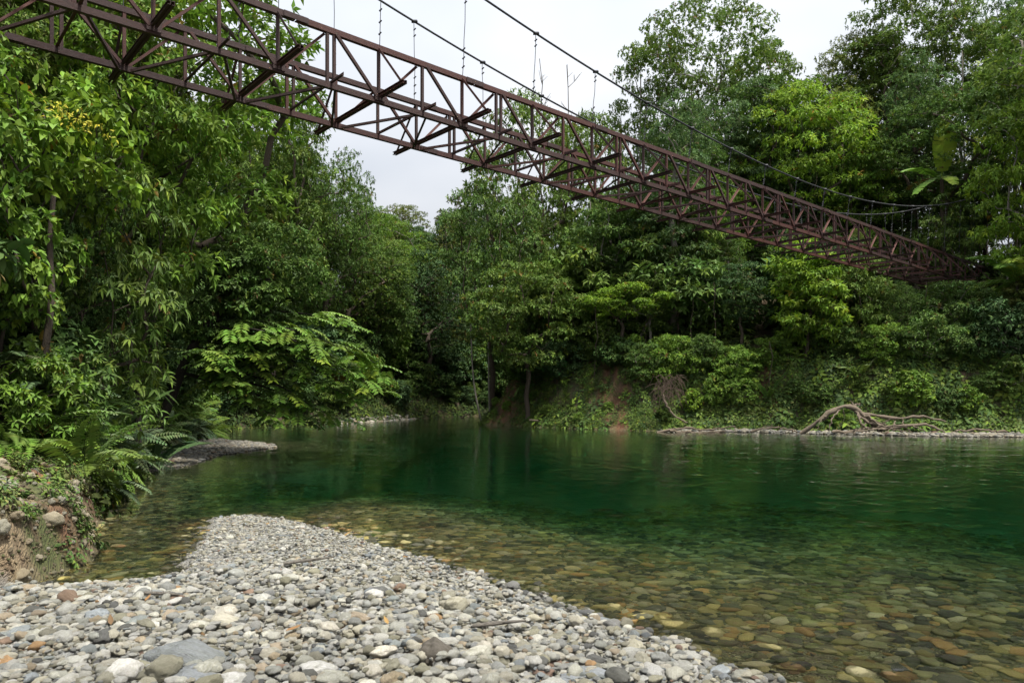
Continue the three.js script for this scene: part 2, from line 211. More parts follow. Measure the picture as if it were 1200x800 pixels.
// A tree: clumps of leaves spread in ellipsoids, each joined to the nearest limb, limbs as thick as what they carry.
function makeTree(o) {
  const R = rng(o.seed), clumps = [], vol = o.env.map(e => e.r[0] * e.r[1] * e.r[2]), total = vol.reduce((a, b) => a + b);
  for (let tries = 0; clumps.length < o.clumps && tries < 6000; tries++) {
    let t = R() * total, k = 0; while (k < vol.length - 1 && t > vol[k]) t -= vol[k++];
    const e = o.env[k], v = onSphere(R), q = Math.cbrt(lerp(o.hollow ?? 0.12, 1, R()));
    const c = V(e.c[0] + v.x * e.r[0] * q, e.c[1] + v.y * e.r[1] * q, e.c[2] + v.z * e.r[2] * q), r = lerp(o.clump[0], o.clump[1], R());
    if (clumps.every(b => b.c.distanceTo(c) > (b.r + r) * (o.apart ?? 0.55))) clumps.push({ c, r });
  }
  const nodes = [], th = o.fork ?? o.h * 0.45, lean = o.lean ?? [0, 0];
  for (let k = 0; k <= 8; k++) { const t = k / 8; nodes.push({ p: V(lean[0] * t * t + 0.03 * o.h * (n2(o.seed, t * 2) * t), th * t - 0.5 * (1 - t) * (k === 0), lean[1] * t * t + 0.03 * o.h * n2(o.seed + 50, t * 2) * t), up: k - 1, w: 0 }); }
  const head = nodes[8].p;
  clumps.sort((a, b) => a.c.distanceTo(head) - b.c.distanceTo(head));
  for (const cl of clumps) {
    let best = 8, bs = 1e9;
    nodes.forEach((n, i) => { if (i < 4) return; const s = n.p.distanceTo(cl.c) + 1.2 * Math.max(0, n.p.y - cl.c.y) + 0.25 * n.p.distanceTo(head); if (s < bs) { bs = s; best = i; } });
    const a = nodes[best].p, n = 3; let up = best;
    for (let k = 1; k <= n; k++) { const t = k / n, p = a.clone().lerp(cl.c, t * 0.94); p.y += Math.sin(t * Math.PI) * 0.06 * a.distanceTo(cl.c); p.add(onSphere(R).multiplyScalar(0.05 * a.distanceTo(cl.c) * (1 - t * 0.5))); nodes.push({ p, up, w: 0 }); up = nodes.length - 1; }
    for (let k = up; k >= 0; k = nodes[k].up) nodes[k].w++;
  }
  const wood = new Builder(), rad = n => Math.max(0.012, o.trunk * Math.pow(n.w / clumps.length, 0.55));
  nodes.forEach((n, i) => { if (n.up < 0) return; const u = nodes[n.up], r1 = Math.min(rad(u), rad(n) * 1.6) * (n.up === 0 ? 1.5 : 1); wood.tube([u.p, n.p], [r1, rad(n)], n.w > 6 ? 8 : n.w > 2 ? 6 : 4); });
  const crown = new Builder(), area = clumps.reduce((s, c) => s + c.r * c.r, 0), per = o.whorl ?? 5, flat = o.flat ?? 0.6;
  for (const cl of clumps) {
    const tone = 1 + (R() - 0.5) * 0.3, num = Math.round(o.leaves * cl.r * cl.r / area / per);
    for (let k = 0; k < num; k++) {
      const v = onSphere(R); if (v.y < -0.2 && R() < 0.55) v.y *= -1;
      const q = 0.3 + 0.72 * Math.sqrt(R()), p = V(cl.c.x + v.x * cl.r * q, cl.c.y + v.y * cl.r * flat * q, cl.c.z + v.z * cl.r * q);
      const axis = V(v.x, v.y * 0.7 + (o.rise ?? 0.1), v.z).addScaledVector(onSphere(R), 0.5).normalize(), spin = R() * 6.28, tint = leafTint(R, o.vary);
      const e1 = square(V(0.3, 1, 0.2), axis.clone()), e2 = axis.clone().cross(e1);
      for (let j = 0; j < per; j++) {
        const a = spin + j * 2.4, spread = 0.55 + 0.5 * R(), dir = axis.clone().multiplyScalar(1 - spread * 0.55).addScaledVector(e1, Math.cos(a) * spread).addScaledVector(e2, Math.sin(a) * spread); dir.y -= o.droop ?? 0.25; dir.normalize();
        const nor = square(V(axis.x * 0.45 + (R() - 0.5) * 0.7, 0.8 + axis.y * 0.5, axis.z * 0.45 + (R() - 0.5) * 0.7), dir), k2 = 0.75 + 0.5 * R(), t2 = tone * (0.9 + 0.2 * R());
        crown.leaf(p, dir, nor, o.leaf[0] * k2, o.leaf[1] * k2, [tint[0] * t2, tint[1] * t2, tint[2] * t2], o.kind ?? 0, o.bend ?? 0.3);
      }
    }
  }
  let hi = 0, wide = 0; for (const c of clumps) { hi = Math.max(hi, c.c.y + c.r * flat * 0.9); wide = Math.max(wide, Math.hypot(c.c.x, c.c.z) + c.r * 0.9); }
  return { wood: wood.build(), crown: crown.build(), h: hi, w: wide * 2 };
}
const round = (seed, h, rx, ry, more = {}) => makeTree({ seed, h, trunk: 0.015 * h, fork: h * 0.5, env: [{ c: [0, h - ry, 0], r: [rx, ry, rx] }], clumps: 66, clump: [0.55, 1.15], apart: 0.68, flat: 0.5, hollow: 0.2, leaves: 15000, leaf: [0.2, 0.085], ...more });
const KIND = {
  broad: [round(1, 12, 3.6, 3.8), round(2, 12, 3.2, 4.4, { droop: 0.4 }), round(3, 12, 3.9, 3.4, { leaf: [0.17, 0.08], leaves: 20000 }), round(4, 13, 3.0, 5.0, { leaf: [0.24, 0.1], leaves: 13000 })],
  column: [round(11, 14, 2.0, 6.0, { fork: 9, clumps: 85 }), round(12, 14, 2.3, 5.6, { fork: 8, clumps: 80, leaf: [0.25, 0.09], droop: 0.6, leaves: 13000 })],
  emergent: [
    makeTree({ seed: 21, h: 22, trunk: 0.13, fork: 13, env: [{ c: [0, 18.8, 0], r: [4.6, 2.9, 4.2] }, { c: [3.2, 15.2, 1], r: [2.6, 1.8, 2.4] }, { c: [-3.2, 16.2, -1], r: [2.4, 1.7, 2.4] }], clumps: 78, clump: [0.7, 1.25], apart: 0.72, flat: 0.5, leaves: 19000, leaf: [0.2, 0.1], hollow: 0.3 }),
    makeTree({ seed: 22, h: 22, trunk: 0.12, fork: 12, env: [{ c: [0.5, 19.4, 0], r: [3.1, 2.5, 3.0] }, { c: [-1.8, 15.4, 0.5], r: [2.8, 2.2, 2.6] }, { c: [2.2, 13.2, 0], r: [2.3, 1.6, 2.2] }], clumps: 70, clump: [0.6, 1.15], apart: 0.7, flat: 0.52, leaves: 17000, leaf: [0.2, 0.1], hollow: 0.3 }),
    makeTree({ seed: 23, h: 20, trunk: 0.12, fork: 10, env: [{ c: [0, 15.5, 0], r: [3.3, 5.0, 3.3] }], clumps: 85, clump: [0.6, 1.1], apart: 0.62, leaves: 20000, leaf: [0.22, 0.085] }),
  ],
  airy: [
    makeTree({ seed: 31, h: 9, trunk: 0.13, fork: 3.6, env: [{ c: [0, 5.8, 0], r: [3.0, 3.0, 2.8] }], clumps: 62, clump: [0.6, 1.05], apart: 0.62, flat: 0.34, leaves: 15000, leaf: [0.2, 0.085], droop: 0.3, kind: 0, rise: 0.15 }),
    makeTree({ seed: 32, h: 9, trunk: 0.11, fork: 4, env: [{ c: [0.3, 5.6, 0], r: [2.4, 3.4, 2.4] }], clumps: 52, clump: [0.55, 0.95], apart: 0.66, flat: 0.32, leaves: 10500, leaf: [0.22, 0.09], droop: 0.4, rise: 0.1 }),
  ],
  flat_top: [makeTree({ seed: 36, h: 6, trunk: 0.1, fork: 3.4, env: [{ c: [0, 5.0, 0], r: [2.9, 1.3, 1.8] }], clumps: 22, clump: [0.5, 0.95], apart: 0.8, flat: 0.36, leaves: 6500, leaf: [0.22, 0.08], droop: 0.15, rise: 0.4 })],
  cascade: [makeTree({ seed: 38, h: 6, trunk: 0.08, fork: 2.2, env: [{ c: [0, 4.4, 0], r: [1.5, 1.5, 1.3] }, { c: [-0.5, 2.7, 0.3], r: [1.3, 1.7, 1.2] }, { c: [0.6, 1.6, 0.3], r: [1.0, 1.2, 1.0] }], clumps: 58, clump: [0.38, 0.7], apart: 0.6, flat: 0.34, leaves: 7000, leaf: [0.24, 0.1], droop: 0.4 })],
  shrub: [
    makeTree({ seed: 41, h: 3, trunk: 0.06, fork: 0.5, env: [{ c: [0, 1.4, 0], r: [1.5, 1.5, 1.4] }], clumps: 44, clump: [0.32, 0.6], leaves: 9000, leaf: [0.14, 0.06] }),
    makeTree({ seed: 42, h: 3, trunk: 0.06, fork: 0.5, env: [{ c: [0, 1.4, 0], r: [1.6, 1.4, 1.5] }], clumps: 40, clump: [0.32, 0.62], leaves: 6000, leaf: [0.19, 0.075], droop: 0.5 }),
    makeTree({ seed: 43, h: 3, trunk: 0.06, fork: 0.6, env: [{ c: [0, 1.5, 0], r: [1.3, 1.7, 1.3] }], clumps: 40, clump: [0.3, 0.6], leaves: 4200, leaf: [0.25, 0.12], droop: 0.45, kind: 1 }),
  ],
  broadleaf: [ // the large soft leaves close by on the steep bank
    makeTree({ seed: 51, h: 3.4, trunk: 0.05, fork: 0.7, env: [{ c: [0, 1.8, 0], r: [1.5, 1.6, 1.4] }], clumps: 36, clump: [0.32, 0.6], leaves: 2600, leaf: [0.21, 0.16], kind: 2, droop: 0.4, whorl: 4, bend: 0.35, vary: 0.35 }),
    makeTree({ seed: 52, h: 3.4, trunk: 0.05, fork: 0.7, env: [{ c: [0, 1.8, 0], r: [1.4, 1.6, 1.3] }], clumps: 36, clump: [0.3, 0.6], leaves: 3200, leaf: [0.22, 0.085], kind: 1, droop: 0.3, whorl: 5, bend: 0.5, vary: 0.3 }),
    makeTree({ seed: 53, h: 3.4, trunk: 0.05, fork: 0.7, env: [{ c: [0, 1.8, 0], r: [1.5, 1.6, 1.4] }], clumps: 40, clump: [0.3, 0.55], leaves: 4600, leaf: [0.15, 0.07], kind: 1, droop: 0.4, whorl: 6, bend: 0.4, vary: 0.3 }),
  ],
  tuft: [makeTree({ seed: 58, h: 5.5, trunk: 0.05, fork: 3.2, env: [{ c: [0, 4.5, 0], r: [1.7, 0.95, 1.3] }, { c: [0.9, 3.7, 0.3], r: [1.0, 0.7, 0.9] }], clumps: 40, apart: 0.62, clump: [0.3, 0.6], leaves: 4200, leaf: [0.15, 0.115], kind: 2, droop: 0.45, whorl: 4, bend: 0.3, vary: 0.38 })],
  screen: [ // tall bushes of the steep bank: many middling leaves from the foot up
    makeTree({ seed: 55, h: 5.5, trunk: 0.06, fork: 1.2, env: [{ c: [0, 2.9, 0], r: [1.5, 2.6, 1.4] }], clumps: 58, apart: 0.66, clump: [0.32, 0.64], leaves: 7500, leaf: [0.125, 0.095], kind: 2, droop: 0.45, whorl: 4, bend: 0.3, vary: 0.38 }),
    makeTree({ seed: 56, h: 5.5, trunk: 0.06, fork: 1.2, env: [{ c: [0, 2.9, 0], r: [1.6, 2.6, 1.4] }], clumps: 54, apart: 0.68, clump: [0.34, 0.66], leaves: 5600, leaf: [0.19, 0.06], kind: 1, droop: 0.5, whorl: 6, bend: 0.5, vary: 0.35 }),
    makeTree({ seed: 57, h: 5.5, trunk: 0.06, fork: 1.4, env: [{ c: [0, 2.9, 0], r: [1.4, 2.7, 1.4] }], clumps: 62, apart: 0.66, clump: [0.3, 0.62], leaves: 17000, leaf: [0.075, 0.034], kind: 0, droop: 0.3, whorl: 6, bend: 0.4, vary: 0.35 }),
  ],
  fine: [makeTree({ seed: 61, h: 8, trunk: 0.13, fork: 3.4, env: [{ c: [0, 5.2, 0], r: [2.7, 2.9, 2.6] }], clumps: 90, clump: [0.45, 0.8], leaves: 24000, leaf: [0.11, 0.045], droop: 0.3 }), makeTree({ seed: 62, h: 8, trunk: 0.13, fork: 3, lean: [0.8, 0], env: [{ c: [0.5, 5, 0], r: [2.5, 3.0, 2.4] }], clumps: 80, clump: [0.45, 0.8], leaves: 18000, leaf: [0.13, 0.06], droop: 0.4, vary: 0.35 })],
};
// fronds: a curved rib with leaflets on both sides
function frond(b, base, dir, L, o, R) {
  const side = dir.clone().cross(V(0, 1, 0)).normalize(), pts = [], n = o.pairs, tint = leafTint(R, 0.22);
  let p = base.clone(), dv = dir.clone().normalize(); const step = L / n;
  for (let k = 0; k <= n; k++) { pts.push(p.clone()); dv.y -= o.sag / n; dv.normalize(); p.addScaledVector(dv, step); }
  b.tube([pts[0], pts[n >> 1], pts[n]], [o.rib, o.rib * 0.7, o.rib * 0.25], 3, [tint[0] * 0.8, tint[1] * 0.8, tint[2] * 0.8]);
  for (let k = 1; k <= n; k++) {
    const t = k / n, d = pts[k].clone().sub(pts[k - 1]).normalize(), up = side.clone().cross(d).normalize(); if (up.y < 0) up.negate();
    const len = o.leaflet * (o.shape ? o.shape(t) : Math.sin(Math.PI * (0.12 + 0.82 * t))) * (0.9 + 0.2 * R()), sweep = o.sweep ?? 0.5;
    for (const s of [-1, 1]) { const ld = side.clone().multiplyScalar(s).addScaledVector(d, sweep).addScaledVector(up, (o.vee ?? 0.1) - (o.hang ?? 0.2) * R()).normalize(); b.leaf(pts[k], ld, square(up.clone().addScaledVector(onSphere(R), 0.12), ld), len, o.width ?? len * 0.3, [tint[0] * (0.9 + 0.2 * R()), tint[1] * (0.9 + 0.2 * R()), tint[2]], 0, 0.3); }
  }
}
function makeFern(seed, n, L, o) { const R = rng(seed), b = new Builder(); for (let k = 0; k < n; k++) { const a = k * 2.4 + R(), e = lerp(o.low ?? 0.35, o.high ?? 1.2, R()); frond(b, V(0, 0, 0), V(Math.cos(a) * Math.cos(e), Math.sin(e), Math.sin(a) * Math.cos(e)), L * (0.7 + 0.5 * R()), o, R); } return b.build(); }
const FERN = [1, 2, 3].map(k => makeFern(70 + k, 13, 0.95, { pairs: 24, sag: 1.5, leaflet: 0.17, rib: 0.007, width: 0.042, sweep: 0.35 }));
const TREE_FERN = [makeFern(75, 15, 1.7, { pairs: 46, sag: 1.6, leaflet: 0.3, rib: 0.012, width: 0.034, sweep: 0.4, low: 0.05, high: 1.0 })];
const PALM = [makeFern(76, 13, 2.5, { pairs: 34, sag: 1.7, leaflet: 0.62, rib: 0.02, width: 0.06, sweep: 0.7, low: 0.1, high: 1.3, hang: 0.6, vee: 0.2 })];
function bananaLeaf(b, base, dir, L, W, R, sag = 0.9) { // one torn paddle leaf
  const n = 16, side0 = dir.clone().cross(V(0, 1, 0)); if (side0.lengthSq() < 0.02) side0.set(1, 0, 0.2); side0.normalize(); if (side0.clone().cross(dir).y < 0) side0.negate(); const tint = leafTint(R, 0.2); let p = base.clone(), d = dir.clone().normalize(); const P = [];
  for (let k = 0; k <= n; k++) { P.push([p.clone(), d.clone()]); d.y -= sag / n; d.normalize(); p.addScaledVector(d, L / n); }
  b.tube([P[0][0], P[n >> 1][0], P[n][0]], [0.03, 0.02, 0.006], 4, tint);
  for (let k = 2; k < n; k++) { const t = (k - 2) / (n - 2), w = W / 2 * Math.pow(Math.sin(Math.PI * (0.1 + 0.87 * t)), 0.6); for (const s of [-1, 1]) { const up = side0.clone().cross(P[k][1]).normalize(); const c = tint.map(x => x * (0.92 + 0.16 * R())), dn = -0.1 - 0.25 * R(); const q = i => P[i][0].clone().addScaledVector(side0, s * w).addScaledVector(up, dn * w).addScaledVector(P[i][1], 0.1 * w); const a = b.vert(P[k][0], up, c), e = b.vert(P[k + 1][0], up, c), f = b.vert(q(k).lerp(q(k + 1), 0.04), up, c), g = b.vert(q(k).lerp(q(k + 1), 0.97), up, c); s > 0 ? b.i.push(a, f, g, a, g, e) : b.i.push(a, g, f, a, e, g); } }
}
const UNDER = (() => { // low plants of the bank
  const out = []; for (let k = 0; k < 6; k++) { const R = rng(90 + k), b = new Builder(), n = [16, 34, 22, 12, 40, 26][k], L = [0.34, 0.16, 0.24, 0.5, 0.12, 0.2][k], W = [0.16, 0.08, 0.13, 0.2, 0.06, 0.15][k];
    for (let j = 0; j < n; j++) { const a = R() * 6.28, r = 0.3 * Math.sqrt(R()), p = V(Math.cos(a) * r, 0.08 + 0.4 * R() * R(), Math.sin(a) * r), dir = V(Math.cos(a) + (R() - 0.5), 0.35 - 0.7 * R(), Math.sin(a) + (R() - 0.5)).normalize(), s = 0.7 + 0.6 * R(); b.leaf(p, dir, square(V((R() - 0.5) * 0.7, 1, (R() - 0.5) * 0.7), dir), L * s, W * s, leafTint(R, 0.3), k === 1 || k === 4 ? 0 : 1 + (k === 5), 0.4); if (j % 4 === 0) b.tube([V(0, -0.1, 0), p], [0.008, 0.004], 3, [0.7, 0.5, 0.6]); }
    out.push(b.build()); } return out;
})();
const GRASS = (() => { const out = []; for (let k = 0; k < 2; k++) { const R = rng(120 + k), b = new Builder(); for (let j = 0; j < 26; j++) { const a = R() * 6.28, e = 0.5 + R(), dir = V(Math.cos(a) * Math.cos(e), Math.sin(e), Math.sin(a) * Math.cos(e)), p = V((R() - 0.5) * 0.1, -0.01, (R() - 0.5) * 0.1); b.leaf(p, dir, square(V(-dir.x, 0.6, -dir.z), dir), 0.1 + 0.13 * R(), k ? 0.02 : 0.007, leafTint(R, 0.3), 0, 0.9); } out.push(b.build()); } return out; })();

// skyline of the photo: no ordinary tree may stand up above it
const SKY = [[-400, -600], [318, -600], [345, -10], [372, 60], [396, 140], [412, 196], [432, 240], [470, 246], [500, 268], [512, 330], [524, 262], [545, 200], [570, 168], [600, 140], [620, 126], [660, 128], [705, 134], [728, 112], [745, 75], [800, 60], [860, 75], [905, 90], [940, 120], [975, 110], [1000, 70], [1035, 20], [1060, -20], [1130, 20], [1160, 30], [1200, -20], [1700, -200]];
const cap = (px, line = SKY) => { for (let k = 1; k < line.length; k++) if (px <= line[k][0]) return lerp(line[k - 1][1], line[k][1], (px - line[k - 1][0]) / (line[k][0] - line[k - 1][0])); return line[line.length - 1][1]; };
const bridgeDepth = px => 944 / Math.max(14, 68 - 0.0547 * (px - 325));
const WINDOWS = [[850, 1035, 46, 268], [1040, 1175, 42.5, 330], [665, 840, 38.3, 392], [885, 1003, 35, 440], [1150, 1215, 33.5, 330]]; // things the photo shows with nothing before them
const NEAR_CAP = [[-300, 40], [0, 62], [60, 100], [130, 140], [200, 205], [330, 300], [450, 360], [1700, 420]];

function plant(name, proto, mats, x, d, o) { // o: height or top (photo row), wide, label, category, group
  const y = ground(x, d) - (o.sink ?? 0.15);
  let h = o.height ?? (EYE + (HORIZON - o.top) / FOCAL * d - y);
  if (o.capped) { const px = pxOf(x, d), half = 0.3 * FOCAL * proto.w / proto.h * h / d; const line = px < 460 && d < bridgeDepth(px) + 1.2 ? NEAR_CAP : SKY; let c = cap(px, line) + (o.margin ?? 8); for (const [x0, x1, dm, row] of WINDOWS) if (px + half > x0 && px - half < x1 && d < dm) c = Math.max(c, row); h = Math.min(h, EYE + (HORIZON - c) / FOCAL * d - y); if (h < (o.least ?? 1.2)) return null; }
  const g = group(name, x, y, -d), s = h / proto.h, w = o.wide ? clamp(o.wide / proto.w, s * 0.74, s * 1.45) : s * (o.stretch ?? 1);
  mesh('trunk', proto.wood, mats[0], g); mesh('crown', proto.crown, mats[1], g);
  g.scale.set(w, s, w); g.rotation.y = o.turn ?? 0;
  tag(g, o.label, o.category ?? 'tree', o.group); return top(g);
}
// ---------------------------------------------------------------- trees that the photo shows one by one
const hero = (name, kind, i, leaf, px, d, o) => plant(name, KIND[kind][i], [BARK[o.bark ?? 'brown'], LEAF[leaf]], (px - 600) / FOCAL * d, d, { turn: px * 0.37, ...o, wide: o.wpx ? o.wpx / FOCAL * d : undefined });
hero('emergent_tree', 'emergent', 0, 'canopy_moss', 822, 54, { top: 6, wpx: 215, bark: 'pale', label: 'tall emergent tree with a domed open crown rising above the middle of the bridge' });
hero('emergent_tree', 'emergent', 1, 'canopy_moss', 762, 56, { top: 42, wpx: 120, bark: 'pale', label: 'slim emergent tree whose tufted crown leans beside the domed emergent tree' });
hero('emergent_tree', 'emergent', 1, 'canopy_moss', 895, 57, { top: 58, wpx: 130, bark: 'pale', label: 'rounded dark tree crown on the lower shoulder of the domed emergent tree' });
hero('lime_tree', 'airy', 0, 'bright', 940, 47, { top: 108, wpx: 190, label: 'bright yellow-green leafy tree standing just behind the bridge' });
hero('lime_tree', 'airy', 1, 'fresh', 1010, 46, { top: 168, wpx: 110, label: 'fresh green slender tree between the yellow-green tree and the banana plant' });
hero('tall_forest_tree', 'emergent', 2, 'canopy_olive', 1006, 54, { top: 42, wpx: 120, label: 'tall dark olive tree at the edge of the open sky' });
hero('tall_forest_tree', 'emergent', 2, 'canopy_moss', 1068, 52, { top: -40, wpx: 150, bark: 'pale', label: 'very tall green tree running out of the picture above the banana plant' });
hero('tall_forest_tree', 'emergent', 1, 'canopy_moss', 1128, 50, { top: 8, wpx: 130, bark: 'pale', label: 'tall loose-crowned tree with bare pale limbs over the bridge end' });
hero('tall_forest_tree', 'emergent', 2, 'canopy_blue', 1192, 52, { top: -10, wpx: 130, label: 'tall blue-green tree behind the bright branch at the bridge end' });
hero('bank_tree', 'airy', 1, 'bright', 1216, 35, { top: 118, wpx: 130, bark: 'pale', label: 'bright-leaved tree leaning in beside the far end of the bridge' });
hero('bank_tree', 'screen', 1, 'moss', 1113, 40.6, { top: 224, wpx: 80, label: 'leafy small tree hiding the stem of the banana plant' });
hero('flat_topped_tree', 'flat_top', 0, 'bright', 728, 38.5, { top: 334, wpx: 130, label: 'small flat-topped tree with yellow-green tiers over the clay bank' });
hero('flat_topped_tree', 'flat_top', 0, 'fresh', 795, 39.5, { top: 330, wpx: 90, turn: 2, label: 'smaller flat-topped green tree next to the yellow-green tiers' });
hero('cascading_tree', 'cascade', 0, 'bright', 945, 35.6, { top: 284, wpx: 125, turn: 1.2, label: 'lime green cascading small tree hanging under the bridge' });
hero('promontory_tree', 'broad', 1, 'forest', 576, 45, { top: 182, wpx: 115, label: 'dense tree on the tip of the promontory beside the river bend' });
hero('promontory_tree', 'broad', 0, 'canopy_moss', 622, 50, { top: 120, wpx: 150, label: 'broad green tree on the promontory under the middle of the bridge' });
hero('promontory_tree', 'broad', 3, 'canopy_moss', 690, 54, { top: 128, wpx: 130, label: 'leafy tree whose top just reaches the bridge below two dead twigs' });
hero('far_tree', 'broad', 0, 'fresh', 535, 78, { top: 262, wpx: 60, label: 'pale sunlit tree in the narrow gap at the river bend' });
hero('far_tree', 'emergent', 2, 'canopy_olive', 470, 84, { top: 240, wpx: 90, bark: 'pale', label: 'distant hazy tree filling the sky gap up the valley' });
hero('far_tree', 'broad', 2, 'moss', 436, 70, { top: 246, wpx: 90, label: 'distant green tree beside the hazy one up the valley' });
hero('bank_tree', 'fine', 0, 'forest', 378, 45, { top: 168, wpx: 130, label: 'fine-leaved dark tree at the edge of the sky on the ferny bank' });
hero('bank_tree', 'fine', 1, 'moss', 318, 42, { top: 90, wpx: 150, label: 'fine-leaved tree seen under the near span of the bridge' });
hero('bank_tree', 'broad', 0, 'fresh', 172, 21, { top: -70, wpx: 470, label: 'big sunlit tree behind the near end of the bridge, leaves against the sky' });
hero('bank_tree', 'airy', 0, 'fresh', 142, 17.4, { top: -10, wpx: 300, label: 'bright young tree with large leaves right behind the near bridge end' });
hero('bank_tree', 'broad', 2, 'olive', 90, 18, { top: -90, wpx: 260, label: 'spreading olive tree behind the bridge where it enters the near bank' });
hero('broadleaf_bush', 'screen', 2, 'deep', 60, 12.4, { top: 150, wpx: 210, turn: 1, category: 'bush', label: 'dark small-leaved bush under the heart-leaved bush' });
hero('broadleaf_bush', 'tuft', 0, 'bright', 44, 11.3, { top: 92, wpx: 260, category: 'bush', label: 'bush of large bright heart-shaped leaves below the near bridge end' });
hero('broadleaf_bush', 'screen', 0, 'fresh', -24, 10.4, { top: 40, wpx: 220, category: 'bush', turn: 2, label: 'bush of large glossy leaves touching the bridge where it leaves the picture' });
hero('broadleaf_bush', 'screen', 1, 'moss', 112, 13.0, { top: 150, wpx: 210, category: 'bush', label: 'drooping long-leaved bush beside the heart-leaved bush' });

// two dead saplings and their twigs above the bridge
for (const [px, d, t, sd, label] of [[634, 52, 66, 5, 'thin bare dead sapling beside the bridge hanger'], [664, 53, 72, 6, 'crooked leafless twig poking up over the bridge']]) {
  const R = rng(sd), b = new Builder(), x = (px - 600) / FOCAL * d, y0 = ground(x, d), h = EYE + (HORIZON - t) / FOCAL * d - y0, main = [];
  for (let k = 0; k <= 14; k++) main.push(V(0.22 * n2(sd, k * 0.35), h * k / 14, 0.2 * n2(sd + 9, k * 0.4)));
  b.tube(main, main.map((_, k) => lerp(0.11, 0.022, k / 14)), 5); const g = group('dead_sapling', x, y0 - 0.2, -d); mesh('trunk', b.build(), BARK.brown, g);
  for (let k = 0; k < 11; k++) { const tw = new Builder(); const i = 9 + Math.floor(R() * 5), p = main[i], a = R() * 6.28, l = 0.7 + R() * 1.1, q = p.clone().add(V(Math.cos(a) * l * 0.6, l * 0.7, Math.sin(a) * l * 0.6)), m = p.clone().lerp(q, 0.5).add(V(0, -0.08, 0)); tw.tube([p, m, q], [0.024, 0.017, 0.01], 4); tw.tube([m, m.clone().add(V(Math.sin(a) * 0.35, 0.35, Math.cos(a) * 0.3))], [0.015, 0.009], 4); mesh('twig', tw.build(), BARK.brown, g); }
  tag(g, label, 'dead tree'); top(g);
}
// ---------------------------------------------------------------- the rest of the forest, tree by tree along the banks
function along(line, spacing, off0, off1, seed, f) { const R = rng(seed); let carry = 0; for (let k = 1; k < line.length; k++) { const [a, b] = line[k - 1], [c, e] = line[k], L = Math.hypot(c - a, e - b); let t = carry; for (; t < L; t += spacing * (0.7 + 0.6 * R())) { const off = lerp(off0, off1, R()), nx = -(e - b) / L, nd = (c - a) / L; f(a + (c - a) * t / L + nx * off, b + (e - b) * t / L + nd * off, R); } carry = t - L; } }
const RIGHT_LINE = BANK_RIGHT.filter(p => p[1] < 62 && p[0] < 45), LEFT_LINE = BANK_LEFT.filter(p => p[1] > 2 && p[0] < 30);
const pick = (R, a) => a[Math.floor(R() * a.length)];
const inView = (x, d, m = 160) => d > 1 && pxOf(x, d) > -m && pxOf(x, d) < 1200 + m;
const TONES = { deep: 'dark green', forest: 'mid green', olive: 'olive green', blue: 'bluish green', moss: 'mossy green', fresh: 'fresh green', bright: 'bright green' };
function row(line, seed, spacing, o0, o1, name, kinds, leaves, h0, h1, where, grp, category = 'tree', more = {}) {
  along(line, spacing, o0, o1, seed, (x, d, R) => {
    const k = pick(R, kinds), i = Math.floor(R() * KIND[k].length), lf = pick(R, leaves), h = lerp(h0, h1, R()), turn = R() * 6.28, st = 0.85 + 0.4 * R(), pale = R() < 0.4;
    const z = zone(x, d); if (!inView(x, d) || !['left', 'right'].includes(z[0]) || (d < 9.6 && z[1] < 2.2)) return;
    plant(name, KIND[k][i], [BARK[pale ? 'pale' : 'brown'], LEAF[lf]], x, d, { ...(more.slips && (x < 6.8 || Math.abs(x - 12.3) < 1.0) ? { height: 0.45 + 0.1 * h } : { height: h }), capped: true, turn, stretch: st, label: `${TONES[lf]} ${LOOK[k]} ${where} ${near(x, d)}`, category, group: grp, ...more });
  });
}
const BY_RIGHT = [[600, 'by the river bend'], [680, 'on the promontory'], [765, 'around the flat-topped trees'], [850, 'above the dead brush'], [925, 'beside the lime cascading tree'], [1010, 'above the arched driftwood'], [1095, 'below the banana plant'], [9999, 'past the far bridge end']];
const BY_LEFT = [[9.5, 'over the eroded corner'], [13, 'below the near bridge end'], [17, 'before the gravel spit'], [26, 'behind the gravel spit'], [34, 'beyond the overhanging tree'], [45, 'where the far shore curves'], [9999, 'up the valley']];
const LOOK = { broad: 'broad-crowned', column: 'narrow', emergent: 'open-crowned', airy: 'tiered', fine: 'fine-leaved', shrub: 'dense', broadleaf: 'large-leaved', screen: 'tall leafy' };
const near = (x, d) => zone(x, d)[0] === 'left' ? BY_LEFT.find(b => d < b[0])[1] : BY_RIGHT.find(b => pxOf(x, d) < b[0])[1];
const TALL_TONES = ['canopy_olive', 'canopy_moss', 'canopy_blue', 'canopy_moss', 'forest'];
Object.assign(TONES, { canopy_olive: 'light olive', canopy_moss: 'light green', canopy_blue: 'grey-green' });
const all = ['deep', 'forest', 'forest', 'olive', 'blue', 'moss', 'moss', 'fresh'], low = ['deep', 'forest', 'moss', 'blue', 'fresh'];
row(RIGHT_LINE, 300, 1.1, 0.25, 1.5, 'bank_shrub', ['shrub', 'broadleaf', 'broadleaf'], ['deep', 'forest', 'moss', 'fresh', 'fresh', 'bright'], 0.8, 2.2, 'shrub on the far bank', 'shrubs on the far bank', 'shrub', { least: 0.5, slips: true });
row(RIGHT_LINE, 301, 1.5, 1.6, 3.2, 'bank_shrub', ['shrub'], low, 1.6, 3.0, 'shrub on the far bank', 'shrubs on the far bank', 'shrub', { least: 0.8 });
row(RIGHT_LINE, 302, 1.9, 3.5, 6, 'understorey_tree', ['shrub', 'airy', 'broad', 'fine'], all, 3, 6.5, 'understorey tree', 'understorey trees of the far bank');
row(RIGHT_LINE, 303, 2.3, 6.5, 10, 'understorey_tree', ['broad', 'airy', 'column', 'fine'], all, 6, 9.5, 'understorey tree', 'understorey trees of the far bank');
